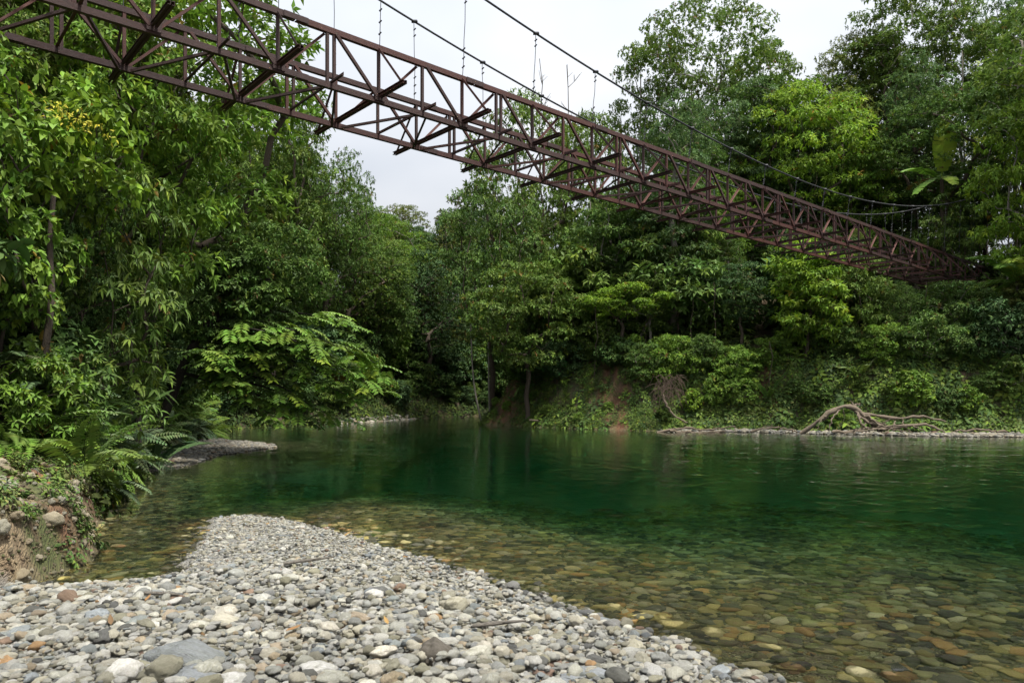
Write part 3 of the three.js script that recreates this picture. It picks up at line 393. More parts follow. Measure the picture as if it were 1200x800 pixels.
row(RIGHT_LINE, 308, 2.2, 9, 15, 'understorey_tree', ['screen', 'airy', 'shrub'], all, 3.5, 6.5, 'understorey tree', 'understorey trees of the far bank');
row(RIGHT_LINE, 309, 2.6, 16, 24, 'understorey_tree', ['screen', 'airy', 'fine'], all, 5, 9, 'understorey tree', 'understorey trees of the far bank');
row(RIGHT_LINE, 304, 2.8, 11, 16, 'forest_tree', ['broad', 'column', 'emergent'], TALL_TONES, 9, 14, 'forest tree upslope', 'forest trees of the far slope');
row(RIGHT_LINE, 305, 3.6, 18, 26, 'forest_tree', ['broad', 'column', 'emergent'], TALL_TONES, 12, 19, 'forest tree upslope', 'forest trees of the far slope');
row(RIGHT_LINE, 306, 4.6, 30, 44, 'forest_tree', ['broad', 'emergent'], TALL_TONES, 14, 22, 'forest tree upslope', 'forest trees of the far slope');
row(LEFT_LINE, 311, 0.95, 0.5, 1.5, 'bank_bush', ['broadleaf', 'broadleaf', 'shrub'], ['forest', 'moss', 'fresh', 'blue', 'deep', 'deep', 'forest'], 1.2, 2.3, 'bush on the ferny bank', 'bushes on the ferny bank', 'bush', { least: 0.6 });
row(LEFT_LINE, 312, 1.1, 1.6, 3.2, 'bank_bush', ['screen', 'screen', 'shrub', 'broadleaf', 'fine'], ['deep', 'forest', 'blue', 'moss', 'deep', 'forest', 'fresh'], 2.6, 4.6, 'bush on the ferny bank', 'bushes on the ferny bank', 'bush');
row(LEFT_LINE, 313, 1.7, 3.2, 6, 'thicket_tree', ['fine', 'airy', 'screen', 'fine'], ['deep', 'forest', 'blue', 'moss', 'forest', 'olive', 'fresh'], 4, 7.5, 'thicket tree', 'thicket trees of the ferny bank');
row(LEFT_LINE, 314, 2.2, 6, 10, 'thicket_tree', ['fine', 'broad', 'column'], all, 6, 11, 'thicket tree', 'thicket trees of the ferny bank');
row(FAR_LEFT_SHORE, 317, 2.4, 0.8, 5, 'slope_tree', ['broad', 'column', 'fine'], all, 9, 15, 'tall tree', 'tall trees behind the ferny bank');
row(LEFT_LINE, 315, 3.2, 11, 20, 'slope_tree', ['broad', 'column', 'emergent'], all, 10, 16, 'tall tree', 'tall trees behind the ferny bank');
row(FAR_LEFT_SHORE.map(([x, d]) => [x - 6, d + 4]), 316, 5, 16, 34, 'slope_tree', ['broad', 'emergent'], all, 12, 20, 'tall tree', 'tall trees behind the ferny bank');
// ---------------------------------------------------------------- the steel footbridge: two trusses hung from two cables
{
  const rustMap = noiseTexture(512, (u, v) => { const a = tileN(u, v, 1.6), b = tileN(u, v, 5, 3), c = tileN(u, v, 17, 6), e = tileN(u, v, 45, 1), k = 0.62 + 0.3 * b + 0.24 * c + 0.14 * e, r = clamp(0.5 + a + 0.6 * b, 0, 1); return [k * lerp(0.86, 1.0, r), k * lerp(0.7, 0.62, r), k * lerp(0.7, 0.52, r)]; });
  const steel = (r, g, b, u) => { const m = rustMap.clone(); m.offset.set(u, u * 1.7); m.repeat.set(1.5, 0.8); m.needsUpdate = true; return new THREE.MeshStandardMaterial({ color: new THREE.Color().setRGB(r, g, b), map: m, bumpMap: m, bumpScale: 0.004, roughness: 0.68, metalness: 0.1 }); };
  const RUST = [steel(0.095, 0.043, 0.036, 0), steel(0.062, 0.033, 0.03, 0.31), steel(0.12, 0.05, 0.038, 0.55), steel(0.078, 0.044, 0.039, 0.77), steel(0.22, 0.13, 0.112, 0.12)], WIRE = new THREE.MeshStandardMaterial({ color: new THREE.Color().setRGB(0.045, 0.045, 0.05), roughness: 0.6, metalness: 0.4 });
  // unit sections along +z, with uv in metres given by the length they are used at (sections share three lengths of texture)
  const extrude = pts => { const g = new THREE.ExtrudeGeometry(new THREE.Shape(pts.map(p => new THREE.Vector2(p[0], p[1]))), { depth: 1, bevelEnabled: false }); g.translate(0, 0, -0.5); return g; };
  const ANGLE = extrude([[-0.5, -0.5], [0.5, -0.5], [0.5, -0.36], [-0.36, -0.36], [-0.36, 0.5], [-0.5, 0.5]]);
  const CHANNEL = extrude([[-0.5, -0.5], [0.5, -0.5], [0.5, -0.38], [-0.36, -0.38], [-0.36, 0.38], [0.5, 0.38], [0.5, 0.5], [-0.5, 0.5]]);
  const PLATE = new THREE.BoxGeometry(1, 1, 1);
  const O = [-4.45, 13.88], U = [0.749, 0.662], N = [0.662, -0.749], BOTTOM = 7.8, TALL = 1.1, WIDE = 1.86, PANEL = 1.1;
  const pt = (t, off, y) => V(O[0] + U[0] * t + N[0] * off, y, -(O[1] + U[1] * t + N[1] * off));
  const dipAt = t => 0.0, root = group('suspension_footbridge', pt(-10, 0, 0).x, 0, pt(-10, 0, 0).z), org = root.position.clone(), R = rng(400);
  function bar(name, a, b, w, h, geo, mat, parent = root, over = 0) {
    const m = mesh(name, geo, mat, parent), z = b.clone().sub(a), L = z.length(); z.normalize(); let x = V(0, 1, 0).cross(z); if (x.lengthSq() < 0.01) x = V(U[0], 0, -U[1]); x.addScaledVector(z, -x.dot(z)).normalize(); const y = z.clone().cross(x);
    m.matrix.makeBasis(x.multiplyScalar(w), y.multiplyScalar(h), z.clone().multiplyScalar(L + over)).setPosition(a.clone().add(b).multiplyScalar(0.5).sub(parent === root ? org : V(0, 0, 0)));
    m.matrix.decompose(m.position, m.quaternion, m.scale); return m;
  }
  const FIRST = -10, LAST = 38; // panel points; even ones carry outriggers
  const mat = () => RUST[Math.floor(R() * 4)];
  for (const [off, near] of [[0, 1], [-WIDE, 0]]) {
    for (let k = FIRST - 2; k < LAST; k += 4) for (const y of [BOTTOM, BOTTOM + TALL]) { // chord lengths of four panels, with splice plates
      const e = Math.min(k + 4, LAST), cut = 0.012, ch = bar('chord', pt(k * PANEL + 0.35 + cut, off, y), pt(e * PANEL + 0.35 - cut, off, y), 0.095, 0.115, CHANNEL, mat());
      if (e < LAST) bar('splice_plate', pt(e * PANEL + 0.1, off + 0.066, y), pt(e * PANEL + 0.6, off + 0.066, y), 0.012, 0.11, PLATE, RUST[1]);
    }
    for (let k = FIRST; k <= LAST; k++) {
      const odd = k % 2 !== 0, double = odd && ((k % 4) + 4) % 4 === 1;
      for (const s of double ? [-0.075, 0.075] : [0]) bar('post', pt(k * PANEL + s, off + 0.01, BOTTOM + 0.05), pt(k * PANEL + s, off + 0.01, BOTTOM + TALL - 0.05), 0.058, 0.058, ANGLE, mat());
      if (odd) { if (k - 1 >= FIRST) bar('diagonal', pt(k * PANEL - 0.09, off - 0.05, BOTTOM + TALL - 0.05), pt((k - 1) * PANEL + 0.07, off - 0.05, BOTTOM + 0.06), 0.052, 0.052, ANGLE, R() < 0.4 ? RUST[4] : RUST[2]); if (k + 1 <= LAST) bar('diagonal', pt(k * PANEL + 0.09, off + 0.055, BOTTOM + TALL - 0.05), pt((k + 1) * PANEL - 0.07, off + 0.055, BOTTOM + 0.06), 0.06, 0.06, ANGLE, mat()); }
      else { const out = near ? 1 : -1; bar('outrigger_strut', pt(k * PANEL, off + out * 0.05, BOTTOM + TALL - 0.03), pt(k * PANEL, off + out * 0.92, BOTTOM + 0.1), 0.052, 0.052, ANGLE, mat()); bar('gusset_plate', pt(k * PANEL - 0.12, off + out * 0.075, BOTTOM + 0.08), pt(k * PANEL + 0.12, off + out * 0.075, BOTTOM + 0.08), 0.01, 0.2, PLATE, RUST[1]); }
    }
  }
  for (let k = FIRST; k <= LAST; k++) {
    if (k % 2 === 0) for (const s of [-0.033, 0.033]) bar('floor_beam', pt(k * PANEL + s, 1.0, BOTTOM + 0.085), pt(k * PANEL + s, -WIDE - 1.0, BOTTOM + 0.085), 0.045, 0.07, CHANNEL, mat());
    else bar('floor_beam', pt(k * PANEL, 0.5, BOTTOM + 0.09), pt(k * PANEL, -WIDE - 0.1, BOTTOM + 0.09), 0.05, 0.075, ANGLE, mat());
    if (k < LAST) { const f = ((k % 2) + 2) % 2; bar('wind_brace', pt(k * PANEL + 0.1, f ? 0 : -WIDE, BOTTOM - 0.03), pt((k + 1) * PANEL - 0.1, f ? -WIDE : 0, BOTTOM - 0.03), 0.05, 0.05, ANGLE, mat()); }
  }
  // cables: low in the middle of the span, rising to towers on both banks
  const cableY = t => BOTTOM + TALL + 0.72 + (t < 20 ? 0.0056 : 0.0076) * (t - 20) ** 2, T0 = -14, T1 = 49;
  for (const off of [0.12, -WIDE - 0.12]) {
    const pts = []; for (let t = T0; t <= T1; t += 1) pts.push(pt(t, off, cableY(t)).sub(org));
    const b = new Builder(); b.tube(pts, pts.map(() => 0.026), 7); const c = mesh('main_cable', b.build(), WIRE, root);
    for (let k = FIRST; k <= LAST - 2; k += 2) {
      const t = k * PANEL, a = pt(t, off * (off > 0 ? 0.3 : 0.97), BOTTOM + TALL + 0.05), e = pt(t + 0.03, off, cableY(t)), h = mesh('hanger', PLATE, WIRE, root), hb = new Builder();
      if (e.y - a.y < 0.35) { root.remove(h); continue; }
      const w = []; for (let j = 0; j <= 5; j++) { const q = a.clone().lerp(e, j / 5); w.push(q.add(V((R() - 0.5) * 0.025, 0, (R() - 0.5) * 0.02)).sub(org)); } hb.tube(w, w.map(() => 0.008), 4);
      for (const f of [0.1, 0.2, 0.3, 0.82, 0.9, 1]) if (f < 0.95 || 1) { const q = a.clone().lerp(e, f).sub(org); hb.tube([q.clone().add(V(-0.02, -0.025, 0)), q.clone().add(V(0.035, 0.03, 0))], [0.02, 0.016], 4); }
      h.geometry = hb.build(); const clamp1 = new Builder(), q = e.clone().sub(org); clamp1.tube([q.clone().add(V(-0.07, 0, 0)), q.clone().add(V(0.07, 0, 0))], [0.04, 0.04], 6); mesh('cable_clamp', clamp1.build(), WIRE, h);
    }
  }
  for (const t of [T0, T1]) for (const off of [0.12, -WIDE - 0.12]) { const p = pt(t, off, 0), gy = ground(p.x, -p.z) - 0.5; bar('tower_post', pt(t, off, gy), pt(t, off, cableY(t) + 0.2), 0.22, 0.22, CHANNEL, RUST[0]); }
  for (const t of [T0, T1]) bar('tower_beam', pt(t, 0.3, cableY(t) - 0.3), pt(t, -WIDE - 0.3, cableY(t) - 0.3), 0.16, 0.2, CHANNEL, RUST[1]);
  tag(root, 'rusty red-brown steel truss footbridge hung from two cables across the river', 'footbridge'); top(root);
  for (const t of [FIRST * PANEL - 1.6, LAST * PANEL + 1.2]) { const p = pt(t, -WIDE / 2, 0), gy = Math.min(ground(p.x, -p.z), BOTTOM - 0.6), g = new THREE.BoxGeometry(3.4, BOTTOM - 0.24 - gy + 1.6, 3.2), m = mesh('bridge_abutment', g, new THREE.MeshStandardMaterial({ color: new THREE.Color().setRGB(0.22, 0.21, 0.18), map: soilMap, roughness: 0.95 })); m.position.set(p.x, (BOTTOM - 0.24 + gy - 1.6) / 2, p.z); m.rotation.y = Math.atan2(U[1], U[0]); tag(m, t < 0 ? 'mossy concrete abutment under the near end of the footbridge' : 'mossy concrete abutment under the far end of the footbridge', 'abutment'); top(m); }
}
// ---------------------------------------------------------------- stones
const stoneMap = noiseTexture(256, (u, v) => { const a = tileN(u, v, 1.3), b = tileN(u, v, 4, 2), c = tileN(u, v, 14, 7), e = tileN(u, v, 40, 4); const k = 0.82 + 0.1 * a + 0.07 * b + 0.06 * c + 0.06 * e; return [k, k * (0.985 + 0.03 * b), k * (0.96 + 0.05 * a)]; });
const stoneBump = noiseTexture(256, (u, v) => 0.5 + 0.22 * tileN(u, v, 5, 2) + 0.16 * tileN(u, v, 18, 7) + 0.1 * tileN(u, v, 50, 4));
const stoneGeo = (seed, detail, lump, cut) => { let g = new THREE.IcosahedronGeometry(1, detail); g.deleteAttribute('uv'); g.deleteAttribute('normal'); g = mergeVertices(g, 1e-4); const p = g.attributes.position, R = rng(seed), planes = []; for (let k = 0; k < cut; k++) planes.push([onSphere(R), 0.62 + 0.25 * R()]); const uv = [];
  for (let i = 0; i < p.count; i++) { const v = V(p.getX(i), p.getY(i), p.getZ(i)), s = 1 + lump * fbm3(v.x * 0.9 + seed, v.y * 0.9, v.z * 0.9, 3) + 0.35 * lump * n3(v.x * 2.4, v.y * 2.4 + seed, v.z * 2.4); v.multiplyScalar(s); for (const [n, h] of planes) { const q = v.dot(n) - h; if (q > 0) v.addScaledVector(n, -q * 0.6); } p.setXYZ(i, v.x, v.y, v.z); uv.push(v.x * 0.55 + v.y * 0.37 + seed * 0.13, v.z * 0.55 - v.y * 0.31); }
  g.setAttribute('uv', new THREE.Float32BufferAttribute(uv, 2)); g.computeVertexNormals(); return g; };
const STONE = Array.from({ length: 9 }, (_, k) => stoneGeo(500 + k, 4, 0.3 + 0.05 * (k % 3), [1, 2, 3, 4, 2, 5, 1, 3, 6][k]));
const PEBBLE = Array.from({ length: 7 }, (_, k) => stoneGeo(520 + k, 2, 0.36, 1 + k % 4)), BOULDER = [stoneGeo(560, 7, 0.34, 9), stoneGeo(561, 7, 0.26, 3), stoneGeo(562, 7, 0.4, 6)];
const STONE_TONES = { // base colours read from the photo's stones
  'pale grey': [[0.52, 0.515, 0.485], 34], 'cream': [[0.57, 0.535, 0.45], 26], 'mid grey': [[0.36, 0.365, 0.355], 14], 'blue-grey': [[0.33, 0.36, 0.38], 8], 'olive grey': [[0.32, 0.305, 0.235], 12], 'white': [[0.68, 0.665, 0.62], 18], 'dark grey': [[0.15, 0.15, 0.145], 5], 'tan': [[0.44, 0.36, 0.26], 5], 'reddish brown': [[0.33, 0.225, 0.17], 1.4], 'rusty orange': [[0.44, 0.27, 0.13], 0.4], 'slate grey': [[0.2, 0.215, 0.225], 0], 'mottled brown': [[0.135, 0.118, 0.098], 0],
};
const toneNames = Object.keys(STONE_TONES), toneSum = toneNames.reduce((s, k) => s + STONE_TONES[k][1], 0), drawTone = R => { let t = R() * toneSum; for (const k of toneNames) { t -= STONE_TONES[k][1]; if (t <= 0) return k; } return toneNames[0]; };
const rock = (c, rough = 0.8) => new THREE.MeshStandardMaterial({ color: new THREE.Color().setRGB(...c), map: stoneMap, bumpMap: stoneBump, bumpScale: 0.012, roughness: rough });
const ROCK = {}; for (const k of toneNames) ROCK[k] = [0, 1, 2].map(j => rock(STONE_TONES[k][0].map((c, i) => c * [0.95, 0.8, 1.08][j] * (i === 2 ? [0.96, 0.9, 1.0][j] : 1))));
const WET = {}; for (const k of toneNames) WET[k] = rock(STONE_TONES[k][0].map(c => c * 0.5), 0.35); // stones lapped by the water
const PEBBLE_MAT = rock([1, 1, 1]);
{
  const R = rng(600), X0 = -5.4, X1 = 3.0, D0 = 2.7, D1 = 10.1, C = 0.012, nx = Math.ceil((X1 - X0) / C), nd = Math.ceil((D1 - D0) / C), hm = new Float32Array(nx * nd), g0 = new Float32Array(nx * nd), ok = new Uint8Array(nx * nd);
  { const st = 6; for (let j = 0; j < nd; j += st) for (let i = 0; i < nx; i += st) { const x = X0 + i * C, d = D0 + j * C, z = zone(x, d), h = heightOf(x, d, z), good = (z[0] === 'gravel' || (z[0] === 'water' && Math.min(z[1]) < 0.22)) ? 1 : 0; for (let b = j; b < Math.min(nd, j + st); b++) for (let a = i; a < Math.min(nx, i + st); a++) { hm[b * nx + a] = g0[b * nx + a] = h; ok[b * nx + a] = good; } } }
  const placed = [];
  function drop(x, d, a, b, c, turn, o = {}) { // rests on what lies there already
    const i = Math.floor((x - X0) / C), j = Math.floor((d - D0) / C), r = Math.max(a, b), q = Math.ceil(r / C), co = Math.cos(turn), si = Math.sin(turn); let sum = 0, n = 0, gx = 0, gd = 0;
    if (i < q || j < q || i >= nx - q || j >= nd - q) return null;
    for (let v = -q; v <= q; v++) for (let u = -q; u <= q; u++) { const X = u * C, D = v * C, e = ((X * co + D * si) / a) ** 2 + ((-X * si + D * co) / b) ** 2; if (e < 0.8) { const h = hm[(j + v) * nx + i + u]; sum += h; n++; gx += h * u; gd += h * v; } }
    if (!n) { sum = hm[j * nx + i]; n = 1; }
    const base = sum / n, y = base + c * (o.sit ?? 0.42); if (!o.force && base > g0[j * nx + i] + 0.055) return null;
    for (let v = -q; v <= q; v++) for (let u = -q; u <= q; u++) { const X = u * C, D = v * C, e = ((X * co + D * si) / a) ** 2 + ((-X * si + D * co) / b) ** 2; if (e < 1) { const t = y + c * Math.sqrt(1 - e) * 0.92, k = (j + v) * nx + i + u; if (t > hm[k]) hm[k] = t; } }
    const s = { x, y, d, a, b, c, turn, tx: clamp(gd / (n * r * r / C / C + 1) * 0.6 + (R() - 0.5) * 0.3, -0.5, 0.5), tz: clamp(-gx / (n * r * r / C / C + 1) * 0.6 + (R() - 0.5) * 0.3, -0.5, 0.5), ...o }; placed.push(s); return s;
  }
  // stones one can point at: photo column and row, width and height in pixels
  const named = [
    [222, 778, 92, 40, 'slate grey', 0, 1, 'largest flat blue-grey boulder on the gravel bar, angular and smooth'], [226, 801, 66, 30, 'slate grey', 2, 1, 'smaller blue-grey boulder tucked against the largest flat boulder'], [160, 789, 64, 20, 'olive grey', 1, 1, 'long flat olive-grey stone beside the largest flat boulder'],
    [512, 771, 46, 34, 'mottled brown', 0, 1, 'dark mottled rounded boulder standing alone on the pebbles'], [366, 793, 38, 24, 'cream', 1, 1, 'round cream stone at the edge of the pebbles beyond the flat boulder'], [260, 733, 46, 24, 'cream', 0, 1, 'pale cream wedge-shaped stone among the small pebbles'],
    [702, 800, 96, 18, 'slate grey', 2, 1, 'broad flat grey slab lying near the water at the end of the bar'], [768, 795, 34, 18, 'dark grey', 1, 1, 'dark grey smooth stone next to the broad grey slab'], [794, 763, 40, 18, 'cream', 1, 1, 'cream stone half out on the waterline'], [655, 753, 34, 20, 'olive grey', 0, 1, 'rounded olive stone near the waterline'],
    [646, 778, 26, 16, 'reddish brown', 0, 0, 'reddish-brown angular stone near the broad grey slab'], [762, 777, 20, 15, 'reddish brown', 1, 1, 'small round pinkish-brown stone by the waterline'], [206, 693, 22, 13, 'rusty orange', 0, 0, 'rusty orange knobbly stone beside the shallow pocket of water'], [420, 724, 30, 17, 'mid grey', 1, 1, 'grey rounded stone in the middle of the pebbles'],
    [4, 784, 34, 24, 'rusty orange', 2, 1, 'orange stone at the edge of the bar beside the eroded bank'], [108, 689, 40, 12, 'tan', 0, 1, 'long brown wet stone lying in the shallow pocket'], [884, 792, 24, 14, 'cream', 1, 1, 'last cream stone of the bar beside the water'], [860, 789, 20, 15, 'olive grey', 1, 1, 'round olive stone touching the last cream stone'], [30, 694, 26, 16, 'tan', 0, 1, 'brown rounded stone at the foot of the eroded bank'], [95, 702, 28, 16, 'white', 1, 1, 'white rounded stone by the foot of the eroded bank'], [500, 716, 20, 12, 'tan', 0, 0, 'small tan stone amid grey pebbles on the bar slope'],
  ];
  for (const [px, py, w, h, tone, j, gk, label] of named) { // where the line of sight meets the gravel
    let d = 3; for (; d < 12; d += 0.01) { const p = at(px, py, d); if (p.y < ground(p.x, d) + 0.02) break; }
    const a = w / 2 / FOCAL * d, c = h / 2 / FOCAL * d * 1.0; drop(at(px, py, d).x, d, a * 1.04, a * (0.62 + 0.2 * R()), c * 1.15, (R() - 0.5) * 0.3, { force: true, sit: 0.3, tone, j, named: label, geo: w > 60 ? BOULDER[gk] : w > 40 ? BOULDER[1] : STONE[Math.floor(R() * 9)] });
  }
  for (let k = 0; k < 110000; k++) {
    const d = D0 + (D1 - D0) * R(), x = X0 + (X1 - X0) * R(); if (Math.abs(x) > 0.74 * d + 0.2) continue;
    const i = Math.floor((x - X0) / C), j = Math.floor((d - D0) / C); if (!ok[j * nx + i]) continue;
    const near = 1 - sstep(4.6, 7.8, d), big = R(), med = lerp(0.0098, 0.0185, near) * (1 + 0.35 * fbm2(x * 0.8, d * 0.8, 2)), a = clamp(med * Math.exp((R() + R() + R() - 1.5) * 0.95) * (big < 0.03 ? 2.1 : 1), 0.006, lerp(0.055, 0.085, near));
    drop(x, d, a, a * lerp(0.58, 0.95, R()), a * lerp(0.36, 0.72, R()), R() * 6.28, { tone: drawTone(R), j: Math.floor(R() * 3), sit: 0.3 + 0.25 * R() });
  }
  const vis = placed.filter(s => !s.named).map(s => ({ s, size: s.a * s.c ** 0.5 / s.d })).sort((a, b) => b.size - a.size).map(o => o.s), single = [...placed.filter(s => s.named), ...vis.slice(0, 278)], rest = vis.slice(278);
  for (const s of single) {
    const m = mesh('river_stone', s.geo ?? STONE[Math.floor(R() * 9)], !s.named && s.y < 0.022 ? WET[s.tone] : ROCK[s.tone][s.j]); m.position.set(s.x, s.y, -s.d); m.scale.set(s.a, s.c, s.b); m.rotation.set(s.tx, s.turn, s.tz, 'YXZ');
    tag(m, s.named ?? `smooth ${s.tone} cobble lying among the pebbles of the gravel bar`, 'stone', s.named ? 'marked stones of the gravel bar' : 'cobbles of the gravel bar'); top(m);
  }
  PEBBLE.forEach((g, v) => { const own = rest.filter((_, k) => k % PEBBLE.length === v), im = new THREE.InstancedMesh(g, PEBBLE_MAT, own.length), M = new THREE.Matrix4(), E = new THREE.Euler(), Q = new THREE.Quaternion(), col = new THREE.Color();
    own.forEach((s, k) => { M.compose(V(s.x, s.y, -s.d), Q.setFromEuler(E.set(s.tx, s.turn, s.tz, 'YXZ')), V(s.a, s.c, s.b)); im.setMatrixAt(k, M); const c = STONE_TONES[s.tone][0], f = (0.74 + 0.42 * R()) * (s.y < 0.012 + 0.014 * R() ? 0.5 : 1); im.setColorAt(k, col.setRGB(c[0] * f, c[1] * f, c[2] * f * (0.9 + 0.1 * R()))); });
    im.name = 'pebbles'; tag(im, 'small mixed grey and cream pebbles covering the gravel bar', 'pebbles', 'pebbles of the gravel bar', 'stuff'); top(im); });
  // stones on the river bed, brown and olive with algae
  const bedTones = [[0.42, 0.35, 0.11], [0.33, 0.28, 0.09], [0.2, 0.18, 0.075], [0.42, 0.37, 0.15], [0.09, 0.088, 0.05], [0.3, 0.29, 0.12], [0.42, 0.26, 0.08], [0.12, 0.12, 0.065], [0.44, 0.4, 0.21]], bed = PEBBLE.map(() => []);
  for (let k = 0; k < 230000; k++) { const d = 2.2 + 13 * R() ** 0.7, x = -7 + 19 * R(); if (Math.abs(x) > 0.76 * d + 0.4) continue; const z = zone(x, d); if (z[0] !== 'water') continue; const h = heightOf(x, d, z); if (h < -1.9 + 1.1 * R() ** 2) continue; const a = Math.min(0.1, 0.0175 * Math.exp((R() + R() + R() - 1.5) * 1.7) * (R() < 0.02 ? 1.8 : 1)); bed[k % PEBBLE.length].push([x, Math.min(h + a * 0.2, -0.012 - a * 0.25), d, a, a * lerp(0.45, 0.9, R()), a * lerp(0.2, 0.55, R()), R() * 6.28, (R() - 0.5) * 0.6]); }
  const BEDMAT = rock([1, 1, 1], 0.9);
  bed.forEach((own, v) => { const im = new THREE.InstancedMesh(PEBBLE[v], BEDMAT, own.length), M = new THREE.Matrix4(), E = new THREE.Euler(), Q = new THREE.Quaternion(), col = new THREE.Color(); own.forEach(([x, y, d, a, b, c, t, tilt], k) => { M.compose(V(x, y, -d), Q.setFromEuler(E.set(tilt, t, -tilt, 'YXZ')), V(a, c, b)); im.setMatrixAt(k, M); const q = bedTones[Math.floor(R() * bedTones.length)], f = (0.42 + 0.55 * R()) * (1 + 0.7 * fbm2(x * 0.7 + 5, d * 0.7, 3)); im.setColorAt(k, col.setRGB(q[0] * f, q[1] * f, q[2] * f)); }); im.name = 'river_bed_cobbles'; tag(im, 'brown and olive algae-covered cobbles under the clear shallow water', 'cobbles', 'cobbles of the river bed', 'stuff'); top(im); });
  // gravel of the spit under the ferny bank and of the strip under the far bank
  const strips = PEBBLE.map(() => []); for (let k = 0; k < 1500; k++) { const t = R(), o = -0.35 + 1.1 * R(), x = lerp(-10.6, -7.2, t) - o * 0.95, d = lerp(43, 54, t) + o * 0.3, a = 0.1 * Math.exp((R() + R() - 1)); strips[k % PEBBLE.length].push([x, Math.min(heightOf(x, d), 0.22) + a * 0.2, d, a, a * 0.8, a * 0.5, R() * 6.28]); }
  for (let k = 0; k < 26000; k++) { const left = R() < 0.5, d = left ? 14.5 + 13.5 * R() : 26.5 + 9 * R(), x = left ? -12 + 5 * R() : 5 + 22 * R(), z = zone(x, d); if (z[0] !== 'gravel') continue; const a = (left ? 0.045 : 0.075) * Math.exp((R() + R() - 1) * 0.9); strips[k % PEBBLE.length].push([x, heightOf(x, d, z) + a * 0.15, d, a, a * lerp(0.6, 0.95, R()), a * lerp(0.35, 0.7, R()), R() * 6.28]); }
  strips.forEach((own, v) => { const im = new THREE.InstancedMesh(PEBBLE[v], PEBBLE_MAT, own.length), M = new THREE.Matrix4(), E = new THREE.Euler(), Q = new THREE.Quaternion(), col = new THREE.Color(); own.forEach(([x, y, d, a, b, c, t], k) => { M.compose(V(x, y, -d), Q.setFromEuler(E.set(0, t, 0)), V(a, c, b)); im.setMatrixAt(k, M); const q = STONE_TONES[drawTone(R)][0], f = 0.32 + 0.28 * R(); im.setColorAt(k, col.setRGB(q[0] * f * 1.05, q[1] * f, q[2] * f * 0.9)); }); im.name = 'shore_gravel'; tag(im, 'grey gravel along the foot of the forested banks', 'gravel', 'gravel under the banks', 'stuff'); top(im); });
  // the eroded bank: cobbles set in clay
  const setIn = []; for (let k = 0; k < 30000 && setIn.length < 420; k++) { const d = 5.0 + 5.2 * R(), x = -7 + 3.1 * R(), z = zone(x, d); if (z[0] !== 'left' || z[1] > 1.9 || (k % 4 && z[1] > 0.3) || !inView(x, d, 20)) continue; const a = clamp(0.04 * Math.exp((R() + R() + R() - 1.5) * 1.3), 0.018, 0.12); if (setIn.some(s => Math.hypot(s[0] - x, s[2] - d) < (s[3] + a) * 0.75)) continue; setIn.push([x, heightOf(x, d, z), d, a, R() * 6.28, R()]); }
  setIn.sort((p, q) => q[3] / q[2] - p[3] / p[2]);
  const CLAYROCK = [rock([0.34, 0.28, 0.18]), rock([0.42, 0.37, 0.26]), rock([0.22, 0.2, 0.12]), rock([0.36, 0.34, 0.26])];
  setIn.forEach(([x, y, d, a, t, q], k) => { if (k >= 290) return; const m = mesh('bank_cobble', STONE[k % 9], CLAYROCK[Math.floor(q * 4)]); m.position.set(x, y - a * 0.18, -d); m.scale.set(a, a * (0.55 + 0.3 * q), a * 0.8); m.rotation.set((q - 0.5) * 0.9, t, (q - 0.5) * 0.8, 'YXZ'); tag(m, `${['clay-brown', 'pale tan', 'dark mossy', 'greyish'][Math.floor(q * 4)]} cobble ${toLine(BANK_LEFT, x, d) > 0.35 ? 'bedded on top of' : 'stuck in the face of'} the eroded bank`, 'stone', 'cobbles in the eroded bank'); top(m); });
  const crumbs = PEBBLE.map(() => []); for (let k = 0; k < 22000; k++) { const d = 5.0 + 5.4 * R(), x = -7 + 3.1 * R(), z = zone(x, d); if (z[0] !== 'left' || z[1] > (k % 5 ? 0.35 : 1.9) || !inView(x, d, 20)) continue; const a = 0.012 * Math.exp((R() + R() - 1) * 1.1); crumbs[k % PEBBLE.length].push([x, heightOf(x, d, z) - a * 0.1, d, a, a * lerp(0.6, 0.95, R()), a * lerp(0.4, 0.8, R()), R() * 6.28]); }
  crumbs.forEach((own, v) => { const im = new THREE.InstancedMesh(PEBBLE[v], PEBBLE_MAT, own.length), M = new THREE.Matrix4(), E = new THREE.Euler(), Q = new THREE.Quaternion(), col = new THREE.Color(); own.forEach(([x, y, d, a, b, c, t], k) => { M.compose(V(x, y, -d), Q.setFromEuler(E.set(R() - 0.5, t, R() - 0.5)), V(a, c, b)); im.setMatrixAt(k, M); const q = [[0.24, 0.18, 0.1], [0.3, 0.24, 0.15], [0.16, 0.13, 0.075], [0.2, 0.13, 0.07], [0.13, 0.14, 0.05]][Math.floor(R() * 5)], f = 0.7 + 0.6 * R(); im.setColorAt(k, col.setRGB(q[0] * f, q[1] * f, q[2] * f)); }); im.name = 'bank_crumbs'; tag(im, 'crumbs of clay and grit over the face of the eroded bank', 'grit', 'grit of the eroded bank', 'stuff'); top(im); });
}
